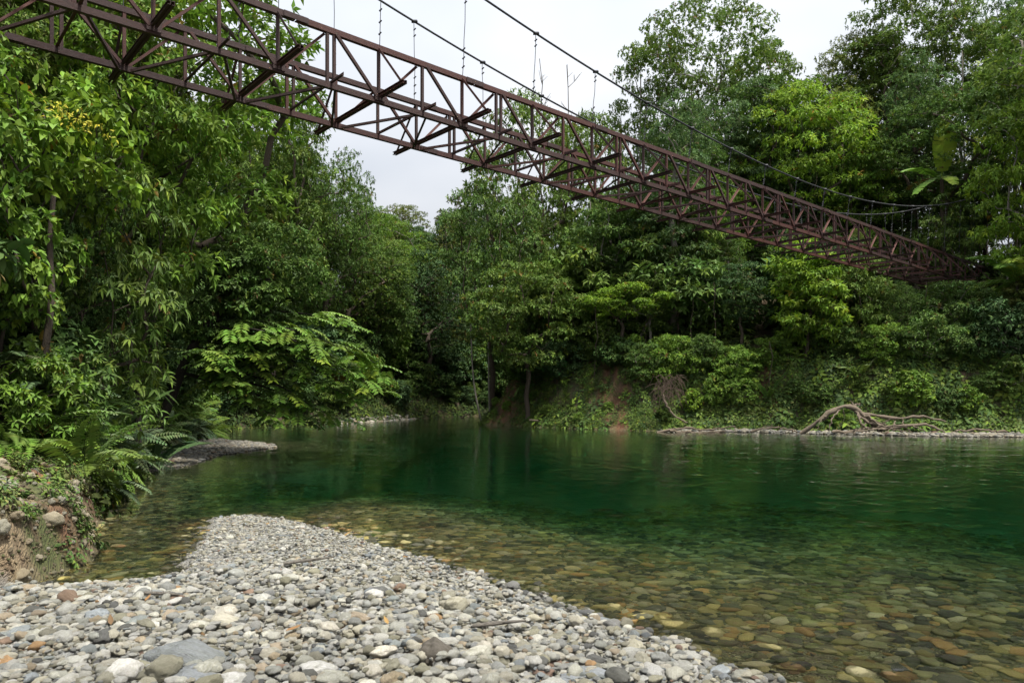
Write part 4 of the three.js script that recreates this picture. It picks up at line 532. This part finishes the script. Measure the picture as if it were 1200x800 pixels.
// ---------------------------------------------------------------- low growth on the banks
function scatter(name, geos, mat, spots, label, category, grp) { const R = rng(spots.length + 3); geos.forEach((g, v) => { const own = spots.filter((_, k) => k % geos.length === v); if (!own.length) return; const im = new THREE.InstancedMesh(g, mat, own.length), M = new THREE.Matrix4(), Q = new THREE.Quaternion(), T = new THREE.Quaternion(), col = new THREE.Color(), Y = V(0, 1, 0); own.forEach(([x, y, d, s, n, c], k) => { T.setFromUnitVectors(Y, n); Q.setFromAxisAngle(Y, R() * 6.28); M.compose(V(x, y, -d), T.multiply(Q), V(s, s, s)); im.setMatrixAt(k, M); im.setColorAt(k, col.setRGB(...c)); }); im.name = name; tag(im, label, category, grp, 'stuff'); top(im); }); }
const slopeAt = (x, d, k = 0.6) => { const e = 0.25, hx = (ground(x + e, d) - ground(x - e, d)) / (2 * e), hd = (ground(x, d + e) - ground(x, d - e)) / (2 * e); return V(-hx * k, 1, hd * k).normalize(); };
const WHITE = leafy(1, 1, 1, 0.12);
{
  const R = rng(700), greens = [[0.05, 0.098, 0.018], [0.07, 0.132, 0.02], [0.095, 0.15, 0.022], [0.038, 0.074, 0.018], [0.115, 0.19, 0.022], [0.075, 0.105, 0.022]], spots = [], moss = [];
  const add = (line, n, depth, s0, s1, thin, list) => { for (let k = 0; k < n; k++) { const i = 1 + Math.floor(R() * (line.length - 1)), [a, b] = line[i - 1], [c, e] = line[i], L = Math.hypot(c - a, e - b), t = R(), off = 0.02 + depth * R() ** 1.2, x = a + (c - a) * t - (e - b) / L * off, d = b + (e - b) * t + (c - a) / L * off; if (d < 2 || !inView(x, d, 60)) continue; const z = zone(x, d); if (z[0] !== 'left' && z[0] !== 'right') continue; if (thin(x, d, z)) continue; const g = pick(R, greens), f = (0.75 + 0.5 * R()) * (z[0] === 'left' && d > 30 ? 0.5 : 1); list.push([x, heightOf(x, d, z) - 0.02, d, lerp(s0, s1, R()), slopeAt(x, d, 0.8), g.map(v => v * f)]); } };
  const seg = (line, m) => { const out = []; for (let i = 1; i < line.length; i++) { const [a, b] = line[i - 1], [c, e] = line[i], n = Math.max(1, Math.round(Math.hypot(c - a, e - b) / m)); for (let k = 0; k < n; k++) out.push([a + (c - a) * k / n, b + (e - b) * k / n]); } out.push(line[line.length - 1]); return out; };
  const slip = (x, d, z) => z[1] < 2.6 && (Math.exp(-(((x + 0.5) / 1.0) ** 2)) + 0.8 * Math.exp(-(((x - 5.2) / 0.8) ** 2)) + 0.5 * Math.exp(-(((x - 12.3) / 0.8) ** 2))) > 0.55 * R() + 0.25;
  const bright0 = greens.splice(0, 6); greens.push(...bright0.map(c => c.map(v => v * 0.85)));
  add(seg(RIGHT_LINE, 1), 9000, 5, 0.3, 0.9, (x, d, z) => slip(x, d, z) || (x < 7.2 && z[1] < 2.3 && R() < 0.8), spots);
  add(seg(RIGHT_LINE, 1), 9000, 2.4, 0.25, 0.6, (x, d, z) => slip(x, d, z) && R() < 0.8, moss);
  add(seg(RIGHT_LINE, 1), 7000, 14, 0.8, 1.9, (x, d, z) => z[1] < 4, spots);
  greens.splice(0, 6, ...bright0);
  add(seg(LEFT_LINE, 1), 9000, 4, 0.35, 0.85, (x, d, z) => d < 9.8 && z[1] < 3, spots);
  scatter('undergrowth', [UNDER[1], UNDER[2], UNDER[4], UNDER[5], UNDER[1], UNDER[0]], WHITE, spots, 'leafy undergrowth covering the steep river banks', 'undergrowth', 'undergrowth of the banks');
  scatter('bank_moss', [UNDER[1], UNDER[4]], WHITE, moss, 'small-leaved creepers and moss over the far clay bank', 'creepers', 'creepers of the far bank');
  const weeds = []; for (let k = 0; k < 2600; k++) { const d = 5.3 + 5.2 * R(), x = -7.4 + 3.4 * R(), z = zone(x, d); if (z[0] !== 'left' || z[1] > 2.2 || fbm2(x * 1.9, d * 1.9, 3) < 0.1) continue; const g = pick(R, [[0.08, 0.14, 0.028], [0.11, 0.17, 0.03], [0.06, 0.11, 0.026], [0.12, 0.14, 0.04]]); weeds.push([x, heightOf(x, d, z), d, 0.22 + 0.3 * R(), slopeAt(x, d, 0.8), g]); }
  scatter('weeds', [GRASS[0], UNDER[4], UNDER[1], GRASS[1]], WHITE, weeds, 'tufts of grass and small weeds growing in the eroded cobble bank', 'weeds', 'weeds of the eroded bank');
}
// ---------------------------------------------------------------- ferns, one by one
{
  const R = rng(720); let n = 0;
  along(LEFT_LINE, 0.26, 0.05, 1.9, 721, (x, d, Q) => { const z = zone(x, d); if (!inView(x, d, 60) || z[0] !== 'left' || d > 30 || d < 9.4) return; const lf = Q() < 0.25 ? 'fresh' : Q() < 0.5 ? 'moss' : Q() < 0.6 ? 'grey' : 'forest', s = 0.75 + 0.65 * Q(), m = mesh('fern', FERN[n++ % 3], LEAF[lf]); m.position.set(x, heightOf(x, d, z) + 0.05, -d); m.scale.setScalar(s); m.rotation.set((Q() - 0.5) * 0.4, Q() * 6.28, -0.35 + (Q() - 0.5) * 0.3); tag(m, `${lf === 'grey' ? 'grey-green' : TONES[lf]} arching fern ${z[1] < 0.8 ? 'at the waterline' : 'higher on the bank'} ${near(x, d)}`, 'fern', 'ferns of the bank'); top(m); });
  const crownFern = (px, py, d, s, lf, label, geo = TREE_FERN[0]) => { const p = at(px, py, d), gy = ground(p.x, d), g = group('tree_fern', p.x, gy - 0.2, -d), b = new Builder(); b.tube([V(0, 0, 0), V(0.06, (p.y - gy) * 0.5, 0.04), V(0, p.y - gy + 0.2, 0)], [0.09, 0.075, 0.06], 7); mesh('trunk', b.build(), BARK.dark, g); const c = mesh('crown', geo, LEAF[lf], g); c.position.y = p.y - gy + 0.18; c.scale.setScalar(s); c.rotation.y = px; tag(g, label, 'tree fern'); top(g); };
  crownFern(4, 425, 10.2, 0.48, 'grey', 'grey-green tree fern at the picture edge of the ferny bank, fronds spread wide');
  crownFern(48, 455, 10.4, 0.45, 'grey', 'smaller grey-green tree fern beside the slim brown trunk');
  crownFern(112, 478, 13.0, 0.5, 'fresh', 'yellow-green tree fern hanging over the ferny bank');
  crownFern(70, 500, 11.4, 0.42, 'moss', 'mossy green tree fern low on the bank near the eroded corner');
  crownFern(160, 455, 16.2, 0.5, 'forest', 'dark tree fern beside the leaning trunk');
  crownFern(860, 456, 35.8, 0.7, 'moss', 'green tree fern on the far bank behind the driftwood');
  crownFern(1192, 330, 34, 1.0, 'fresh', 'palm-like plant with a fan of leaves next to the bridge end', PALM[0]);
}
// ---------------------------------------------------------------- the banana plant by the bridge end
{
  const d = 41.5, foot = at(1104, 300, d), gy = ground(foot.x, d), g = group('banana_plant', foot.x, gy - 0.2, -d), R = rng(730), hub = at(1106, 208, d).y - gy + 0.2;
  const st = new Builder(); st.tube([V(0, 0, 0), V(0.1, hub * 0.5, 0), V(0, hub, 0)], [0.2, 0.16, 0.1], 8); mesh('stem', st.build(), BARK.brown, g);
  for (const [dx, dy, dz, L, W, sag, lf] of [[0.03, 1, 0.05, 3.4, 1.25, 0.12, 'lime'], [-0.85, 0.55, 0.3, 3.2, 0.8, 1.0, 'fresh'], [-0.9, 0.12, 0.5, 2.9, 0.75, 1.1, 'fresh'], [0.8, 0.6, 0.3, 2.8, 1.0, 1.2, 'fresh'], [0.4, 0.7, -0.7, 2.5, 0.7, 1, 'forest'], [-0.3, 0.5, -0.8, 2.4, 0.7, 1, 'forest'], [0.75, 0.1, 0.6, 2.4, 0.7, 1.3, 'forest'], [-0.2, 0.2, 0.95, 2.3, 0.7, 1.2, 'fresh']]) { const b = new Builder(); bananaLeaf(b, V(0, hub - 0.1, 0), V(dx, dy, dz).normalize(), L, W, R, sag); mesh('leaf_blade', b.build(), LEAF[lf], g); }
  tag(g, 'banana plant with one tall upright leaf and drooping paddle leaves', 'banana plant'); top(g);
}
// ---------------------------------------------------------------- trunks that stand out
function lonePole(name, pts, r0, r1, m, label, category = 'trunk') { const base = pts[0].clone(), b = new Builder(), c = new THREE.CatmullRomCurve3(pts.map(p => p.clone().sub(base))).getPoints(24); b.tube(c, c.map((_, i) => lerp(r0, r1, i / 24)), 8); const g = group(name, base.x, base.y, base.z); mesh('trunk', b.build(), m, g); return [g, c]; }
{ // slim pale trunk on the ferny bank
  const d = 10.6, x = at(45, 480, d).x; const [g] = lonePole('slim_trunk', [V(x, ground(x, d) - 0.2, -d), at(46, 450, d), at(54, 400, d), at(60, 345, d), at(58, 290, d), at(62, 230, d)], 0.06, 0.035, BARK.brown); tag(g, 'slim brown blotched tree trunk rising through the ferny bank', 'tree trunk'); top(g);
}
{ // the dark tree leaning out over the river, with its feathery branches
  const d = 19, x = -9.6, R = rng(740), p0 = V(x, ground(x, d) - 0.2, -d);
  const [g, c] = lonePole('overhanging_tree', [p0, at(198, 470, d), at(226, 405, d), at(262, 362, 19.4), at(318, 325, 20)], 0.17, 0.05, BARK.dark);
  const limbs = new Builder(), fr = new Builder(), from = i => c[i].clone();
  const tips = [[448, 438, 20.5, 14], [440, 425, 19.6, 16], [425, 470, 20, 12], [400, 375, 20.6, 18], [410, 412, 19, 16], [372, 400, 20, 16], [352, 432, 19.2, 13], [385, 448, 21, 13], [330, 410, 18.8, 15], [298, 418, 18.6, 13], [340, 462, 19.6, 12], [372, 480, 19.6, 11], [300, 470, 19.4, 11], [276, 450, 18.6, 11], [412, 452, 19.2, 14], [385, 425, 18.8, 16], [444, 455, 19.4, 14], [430, 440, 20.4, 15], [358, 495, 19.4, 9], [320, 488, 19.2, 9], [260, 425, 18.4, 11], [395, 492, 20, 10]];
  for (const [px, py, dd, i] of tips) {
    const e = at(px, py, dd).sub(p0), a = from(Math.min(i, 22)), m = a.clone().lerp(e, 0.35).add(V(0, 0.02 + 0.2 * R(), 0.8 * (R() - 0.5))), m2 = a.clone().lerp(e, 0.7).add(V(0, 0.05 + 0.22 * R(), 0.8 * (R() - 0.5))), cv = new THREE.CatmullRomCurve3([a, m, m2, e]).getPoints(14); limbs.tube(cv, cv.map((_, k) => lerp(0.035, 0.008, k / 14)), 5);
    for (let k = 4; k <= 14; k++) for (let s = 0; s < 2; s++) { const p = cv[k], a0 = R() * 6.28, dir = V(Math.cos(a0) * 0.9 + 0.35, -0.1 + 0.4 * R(), Math.sin(a0) * 0.9 + 0.2).normalize(); frond(fr, p.clone().add(onSphere(R).multiplyScalar(0.14)), dir, 0.4 + 0.4 * R(), { pairs: 7, sag: 0.5 + 0.5 * R(), leaflet: 0.23, rib: 0.006, width: 0.095, sweep: 0.55, shape: t => 0.75 + 0.25 * Math.sin(t * 3), hang: 0.3 }, R); }
  }
  for (const [i, sc, t] of [[24, 0.9, 0.4], [20, 0.7, 2], [16, 0.55, 4]]) { const cr = mesh('crown', KIND.shrub[(i / 4) % 3 | 0].crown, LEAF.forest, g); cr.position.copy(c[i]).add(V(0, -1.3 * sc, 0)); cr.scale.setScalar(sc); cr.rotation.y = t; }
  mesh('limbs', limbs.build(), BARK.dark, g); mesh('fronds', fr.build(), LEAF.fresh, g);
  const tf = new Builder(); for (const [px, py] of [[352, 372], [392, 380], [372, 366]]) { const p = at(px, py, 19.8).sub(p0); frond(tf, p, V(0.9, 0.12, 0.2).normalize(), 1.0, { pairs: 12, sag: 0.6, leaflet: 0.26, rib: 0.008, width: 0.085, sweep: 0.5, shape: t => 0.9 }, R); limbs; } mesh('new_fronds', tf.build(), LEAF.bright, g);
  tag(g, 'dark leaning tree spreading bright feathery branches over the river', 'tree'); top(g);
}
{ // pale thin trunks in the far forest
  const R = rng(750); for (const [px, y0, y1, d, b, lb] of [[745, 300, 90, 55, 0.6, 'thin pale trunk under the slim emergent tree'], [1048, 300, 170, 50, -0.4, 'pale straight trunk beside the banana plant'], [1026, 300, 190, 51, 0.3, 'pale trunk behind the yellow-green tree'], [1140, 300, 60, 48, -1.2, 'leaning pale trunk over the bridge end'], [565, 465, 372, 43.6, -1.4, 'bent pale sapling at the slipped red earth'], [574, 440, 360, 44.5, -0.2, 'straight pale sapling behind the slipped red earth'], [1178, 320, 215, 36, 0.5, 'pale forked trunk near the bridge end'], [690, 330, 230, 44, 0.2, 'pale trunk in the shade below the bridge']]) { const x = at(px, y0, d).x, p0 = V(x, ground(x, d) - 0.2, -d), p1 = at(px + b * 10, y1, d); const [g] = lonePole('pale_trunk', [p0, p0.clone().lerp(p1, 0.4).add(V(0.15 * b, 0, 0)), p1], 0.0014 * d, 0.0008 * d, BARK.pale); tag(g, lb, 'tree trunk'); top(g); }
}
// ---------------------------------------------------------------- driftwood and dead branches at the far shore
{
  const wood = new THREE.MeshStandardMaterial({ color: new THREE.Color().setRGB(0.27, 0.215, 0.16), map: barkMap, bumpMap: barkMap, bumpScale: 0.03, roughness: 0.9 }), shoreD = 29.9;
  const stick = (b, list, r0, r1, d = shoreD, o = V(0, 0, 0)) => { const c = new THREE.CatmullRomCurve3(list.map(([x, y, e]) => at(x, y, d + (e ?? 0)).sub(o))).getPoints(18); c.forEach((p, i) => { if (i && i < 18) p.add(V(0.05 * n2(i * 0.5, p.x), 0.055 * n2(p.x * 2.1, i * 0.45), 0.05 * n2(i * 0.4, 7 + p.x))); }); b.tube(c, c.map((p, i) => 0.64 * lerp(r0, r1, i / 18) * (0.9 + 0.4 * n2(i * 0.6, r0 * 90))), 8); };
  const o = at(1000, 508, shoreD), g = group('driftwood_log', o.x, o.y, o.z); let b = new Builder();
  stick(b, [[938, 508, 0.4], [952, 500, 0.2], [966, 488, 0], [982, 478], [998, 477], [1010, 485], [1022, 495, -0.2], [1036, 503, -0.3]], 0.13, 0.2, shoreD, o); mesh('root_stock', b.build(), wood, g);
  for (const l of [[[1005, 483], [1026, 486, 0.2], [1050, 490, 0.3], [1075, 488, 0.3], [1096, 490, 0.3], [1109, 494, 0.3], 0.13, 0.05], [[1030, 503], [1052, 500], [1078, 498], [1095, 500], [1108, 507, -0.2], 0.14, 0.06], [[975, 506, -0.3], [1000, 505, -0.3], [1020, 501, -0.3], [1040, 500, -0.1], 0.1, 0.07], [[1058, 491, 0.3], [1060, 499], [1066, 504], 0.04, 0.03], [[988, 479], [990, 490], [984, 499], 0.035, 0.015], [[1000, 478], [999, 472], [996, 470], 0.06, 0.02], [[1015, 492], [1030, 505, 0.2], [1040, 509, 0.2], 0.07, 0.04], [[1045, 503, -0.3], [1036, 497, -0.3], [1028, 494, -0.2], 0.06, 0.03], [[1012, 486, -0.1], [1024, 492, -0.4], [1030, 499, -0.5], [1024, 506, -0.5], 0.09, 0.03], [[1018, 490], [1012, 499, -0.4], [1002, 506, -0.5], 0.06, 0.02], [[1028, 498], [1040, 493, -0.3], [1046, 490, -0.4], 0.05, 0.02], [[1034, 500], [1056, 505, -0.5], [1070, 507, -0.6], 0.07, 0.03], [[970, 486], [962, 492, -0.3], [958, 503, -0.4], 0.05, 0.02], [[1070, 498], [1080, 503, -0.4], [1088, 508, -0.4], 0.05, 0.02], [[996, 477], [1004, 473, 0.1], [1008, 474, 0.2], 0.08, 0.03], [[1000, 480], [1018, 494, -0.3], [1036, 499, -0.5], [1060, 498, -0.6], 0.1, 0.05], [[1005, 484, -0.2], [1010, 496, -0.6], [1020, 505, -0.7], 0.08, 0.05], [[1040, 502, -0.5], [1022, 503, -0.7], [990, 508, -0.8], 0.09, 0.05], [[1050, 494, 0.2], [1046, 501, -0.5], [1038, 507, -0.7], 0.05, 0.03], [[985, 480], [975, 492, -0.5], [972, 505, -0.6], 0.05, 0.03]]) { b = new Builder(); const r1 = l.pop(), r0 = l.pop(); stick(b, l, r0, r1, shoreD, o); mesh('limb', b.build(), wood, g); }
  tag(g, 'bleached driftwood tree with an arched root and long bare limbs', 'driftwood'); top(g);
  const loose = [[[770, 507], [800, 502], [830, 503], [862, 500], 0.06, 0.04, 33.3, 'long bleached branch on the far shore below the dead brush'], [[785, 505], [812, 507], [850, 505], 0.07, 0.05, 33, 'grey drift branch lying at the waterline of the far shore'], [[880, 506], [905, 501], [925, 503], [935, 507], 0.05, 0.04, 31.6, 'thin drift branch between the dead brush and the driftwood tree'], [[776, 462], [783, 478], [792, 488], [806, 495], 0.07, 0.045, 34.2, 'bare bent branch hanging down the clay bank from dead brush'], [[1120, 505], [1150, 504], [1180, 506], 0.04, 0.05, 29.6, 'short branch half buried in the far gravel'], [[535, 492], [545, 487], [552, 484], 0.06, 0.05, 56, 'pale broken log at the river bend'], [[620, 492], [650, 497], [690, 499], 0.05, 0.04, 38.8, 'dark root along the foot of the promontory']];
  for (const l of loose) { const label = l.pop(), d = l.pop(), r1 = l.pop(), r0 = l.pop(), oo = at(...l[0], d), bb = new Builder(); stick(bb, l, r0 * 1.5, r1 * 1.5, d, oo); const m = mesh('drift_branch', bb.build(), wood); m.position.copy(oo); tag(m, label, 'branch'); top(m); }
  // tangle of dead brush
  const R = rng(760), oo = at(782, 452, 34.6), bb = new Builder(); for (let k = 0; k < 170; k++) { const p = V((R() - 0.5) * 1.3, (R() - 0.5) * 1.1, (R() - 0.5) * 0.9), q = p.clone().add(V((R() - 0.5) * 0.9, -0.1 - 0.7 * R(), (R() - 0.5) * 0.6)); bb.tube([p, p.clone().lerp(q, 0.5).add(V(0.06 * R(), 0.05, 0)), q], [0.012, 0.009, 0.005], 3); }
  const br = mesh('dead_brush', bb.build(), new THREE.MeshStandardMaterial({ color: new THREE.Color().setRGB(0.12, 0.08, 0.06), roughness: 1 })); br.position.copy(oo); tag(br, 'tangle of dead brown brush caught on the clay bank', 'brush'); top(br);
}

{ // yellow young leaves at the tip of the heart-leaved bush
  const bush = scene.children.find(c => c.userData.label?.startsWith('bush of large bright heart')), R = rng(770), b = new Builder(); bush.updateMatrixWorld(true);
  for (const [px, py] of [[58, 124], [66, 128], [80, 138], [92, 136], [100, 140], [72, 131], [110, 150], [128, 160], [62, 134], [88, 146]]) for (let k = 0; k < 12; k++) { const p = at(px, py, 10.4 + 0.2 * R()).add(onSphere(R).multiplyScalar(0.11)), dir = onSphere(R); dir.y -= 0.4; dir.normalize(); b.leaf(p, dir, square(V((R() - 0.5), 1, 0.4 + R()), dir), 0.055 + 0.03 * R(), 0.03, leafTint(R, 0.2), 1, 0.3); }
  const g = b.build(), inv = bush.matrixWorld.clone().invert(); g.applyMatrix4(inv); const m = mesh('young_leaves', g, leafy(0.42, 0.40, 0.04, 0.15, 0.3), bush); m.userData.label = 'yellow young leaves at the shoot tips'; shade(bush);
}

// ---------------------------------------------------------------- paddle-leaved plants and small palms on the ferny bank
for (const [px, d, h, n, lf, label] of [[22, 11.4, 1.5, 6, 'forest', 'paddle-leaved plant rising beside the grey-green tree fern'], [98, 12.6, 1.3, 5, 'moss', 'paddle-leaved plant between the tree ferns of the bank'], [176, 16.4, 1.7, 6, 'blue', 'bluish paddle-leaved plant near the gravel spit'], [120, 14.2, 2.4, 5, 'deep', 'tall dark paddle-leaved plant high on the ferny bank'], [1010, 33.6, 1.6, 6, 'moss', 'paddle-leaved plant behind the arched driftwood'], [1120, 33.2, 1.2, 7, 'moss', 'fresh green paddle-leaved plant over the far gravel'], [1165, 32.4, 1.5, 6, 'forest', 'dark paddle-leaved plant at the end of the far gravel'], [900, 35, 1.4, 5, 'forest', 'paddle-leaved plant under the lime cascading tree']]) {
  const x = (px - 600) / FOCAL * d, y = ground(x, d), g = group('paddle_leaf_plant', x, y - 0.1, -d), R = rng(800 + px);
  for (let k = 0; k < n; k++) { const b = new Builder(), a = k * 2.4 + R(), e = 0.7 + 0.7 * R(); bananaLeaf(b, V(Math.cos(a) * 0.05, 0, Math.sin(a) * 0.05), V(Math.cos(a) * Math.cos(e), Math.sin(e), Math.sin(a) * Math.cos(e)), h * (0.7 + 0.5 * R()), 0.26 * h ** 0.5, R, 1.3); mesh('leaf_blade', b.build(), LEAF[lf], g); }
  tag(g, label, 'plant'); top(g);
}
for (const [px, py, d, s, lf, label] of [[150, 360, 16.2, 0.5, 'forest', 'small feather palm half hidden in the thicket behind the heart-leaved bush'], [180, 330, 22.5, 0.7, 'moss', 'feather palm above the leaning dark trunk'], [690, 330, 43, 0.95, 'canopy_moss', 'feather palm in the forest beside the flat-topped trees'], [1060, 360, 38, 0.9, 'forest', 'dark feather palm under the far end of the bridge']]) {
  const p = at(px, py, d), gy = ground(p.x, d), g = group('feather_palm', p.x, gy - 0.2, -d), b = new Builder(), h = Math.max(0.5, p.y - gy + 0.2); b.tube([V(0, 0, 0), V(0.08, h * 0.5, 0.03), V(0, h, 0)], [0.09, 0.07, 0.055], 7); mesh('trunk', b.build(), BARK.brown, g); const c = mesh('crown', PALM[0], LEAF[lf], g); c.position.y = h; c.scale.setScalar(s); c.rotation.y = px; tag(g, label, 'palm'); top(g);
}
{ // lianas hanging from the far trees
  const R = rng(820), spots = [[648, 300, 420, 42, 'liana hanging over the promontory undergrowth'], [662, 290, 400, 43, 'thin liana beside the promontory liana'], [700, 360, 450, 38, 'liana dangling under the flat-topped tree'], [757, 365, 440, 38.4, 'pale liana between the two flat-topped trees'], [812, 340, 430, 37.5, 'long liana above the dead brush'], [838, 330, 455, 37, 'crooked liana beside the tree fern of the far bank'], [905, 400, 470, 35, 'liana trailing from the cascading tree'], [1085, 330, 430, 35.5, 'liana hanging below the bridge end'], [96, 250, 420, 13.5, 'liana hanging in the thicket below the near bridge end'], [186, 270, 440, 17, 'liana beside the leaning dark trunk']];
  for (const [px, y0, y1, d, label] of spots) { const a = at(px, y0, d), e = at(px + (R() - 0.5) * 10, y1, d), pts = []; for (let k = 0; k <= 8; k++) pts.push(a.clone().lerp(e, k / 8).add(V(0.12 * n2(px, k * 0.5), 0, 0.1 * n2(k * 0.5, px))).sub(a)); const b = new Builder(); b.tube(pts, pts.map(() => 0.0006 * d), 4); const g = group('liana', a.x, a.y, a.z); mesh('stem', b.build(), BARK.brown, g); const l = new Builder(); for (let k = 0; k < 40; k++) { const p = pts[Math.floor(R() * 8)].clone().lerp(pts[8], R() * 0.3), dir = onSphere(R); dir.y -= 0.6; dir.normalize(); l.leaf(p, dir, square(V(R() - 0.5, 1, R() - 0.5), dir), 0.06 + 0.0028 * d, 0.04 + 0.0014 * d, leafTint(R), 0, 0.3); } mesh('leaves', l.build(), LEAF.moss, g); tag(g, label, 'liana'); top(g); }
}
// ---------------------------------------------------------------- litter on the gravel
{
  const R = rng(830), dead = [leafy(0.2, 0.11, 0.045, 0.1), leafy(0.13, 0.08, 0.04, 0.1), leafy(0.27, 0.17, 0.06, 0.1)], b = new Builder(); b.leaf(V(0, 0, 0), V(1, 0, 0), V(0, 1, 0), 1, 0.42, [1, 1, 1], 1, -0.35); const g = b.build();
  for (let k = 0; k < 26; k++) { const d = 4 + 4.5 * R(), x = lerp(-0.7 * d, Math.min(1.4, 4.2 - d * 0.62), R()), z = zone(x, d); if (z[0] !== 'gravel' || z[1] < 0.15) continue; const m = mesh('fallen_leaf', g, dead[k % 3]); m.position.set(x, heightOf(x, d, z) + 0.075, -d); m.scale.setScalar(0.06 + 0.05 * R()); m.rotation.set((R() - 0.5) * 0.7, R() * 6.28, (R() - 0.5) * 0.7); tag(m, 'dry brown leaf fallen on the pebbles', 'leaf', 'dead leaves on the gravel bar'); top(m); }
  for (const [px, py, L, a, label] of [[362, 660, 0.42, 0.5, 'short grey stick lying on the pebbles near the tip of the bar'], [190, 700, 0.3, -0.3, 'brown stick beside the rusty orange stone'], [585, 735, 0.34, 0.2, 'thin bleached twig on the slope of the bar']]) { let d = 3; for (; d < 12; d += 0.01) { const p = at(px, py, d); if (p.y < ground(p.x, d) + 0.06) break; } const p = at(px, py, d), bb = new Builder(); bb.tube([V(-L / 2, 0, 0), V(-L * 0.15, 0.012, 0.02), V(L * 0.2, 0.005, -0.015), V(L / 2, 0.015, 0.01)], [0.012, 0.014, 0.011, 0.006], 6); bb.tube([V(L * 0.05, 0.01, 0), V(L * 0.2, 0.03, 0.07)], [0.007, 0.003], 5); const m = mesh('stick', bb.build(), BARK.pale); m.position.set(p.x, p.y + 0.02, -d); m.rotation.y = a; tag(m, label, 'stick'); top(m); }
}
renderer.render(scene, camera);
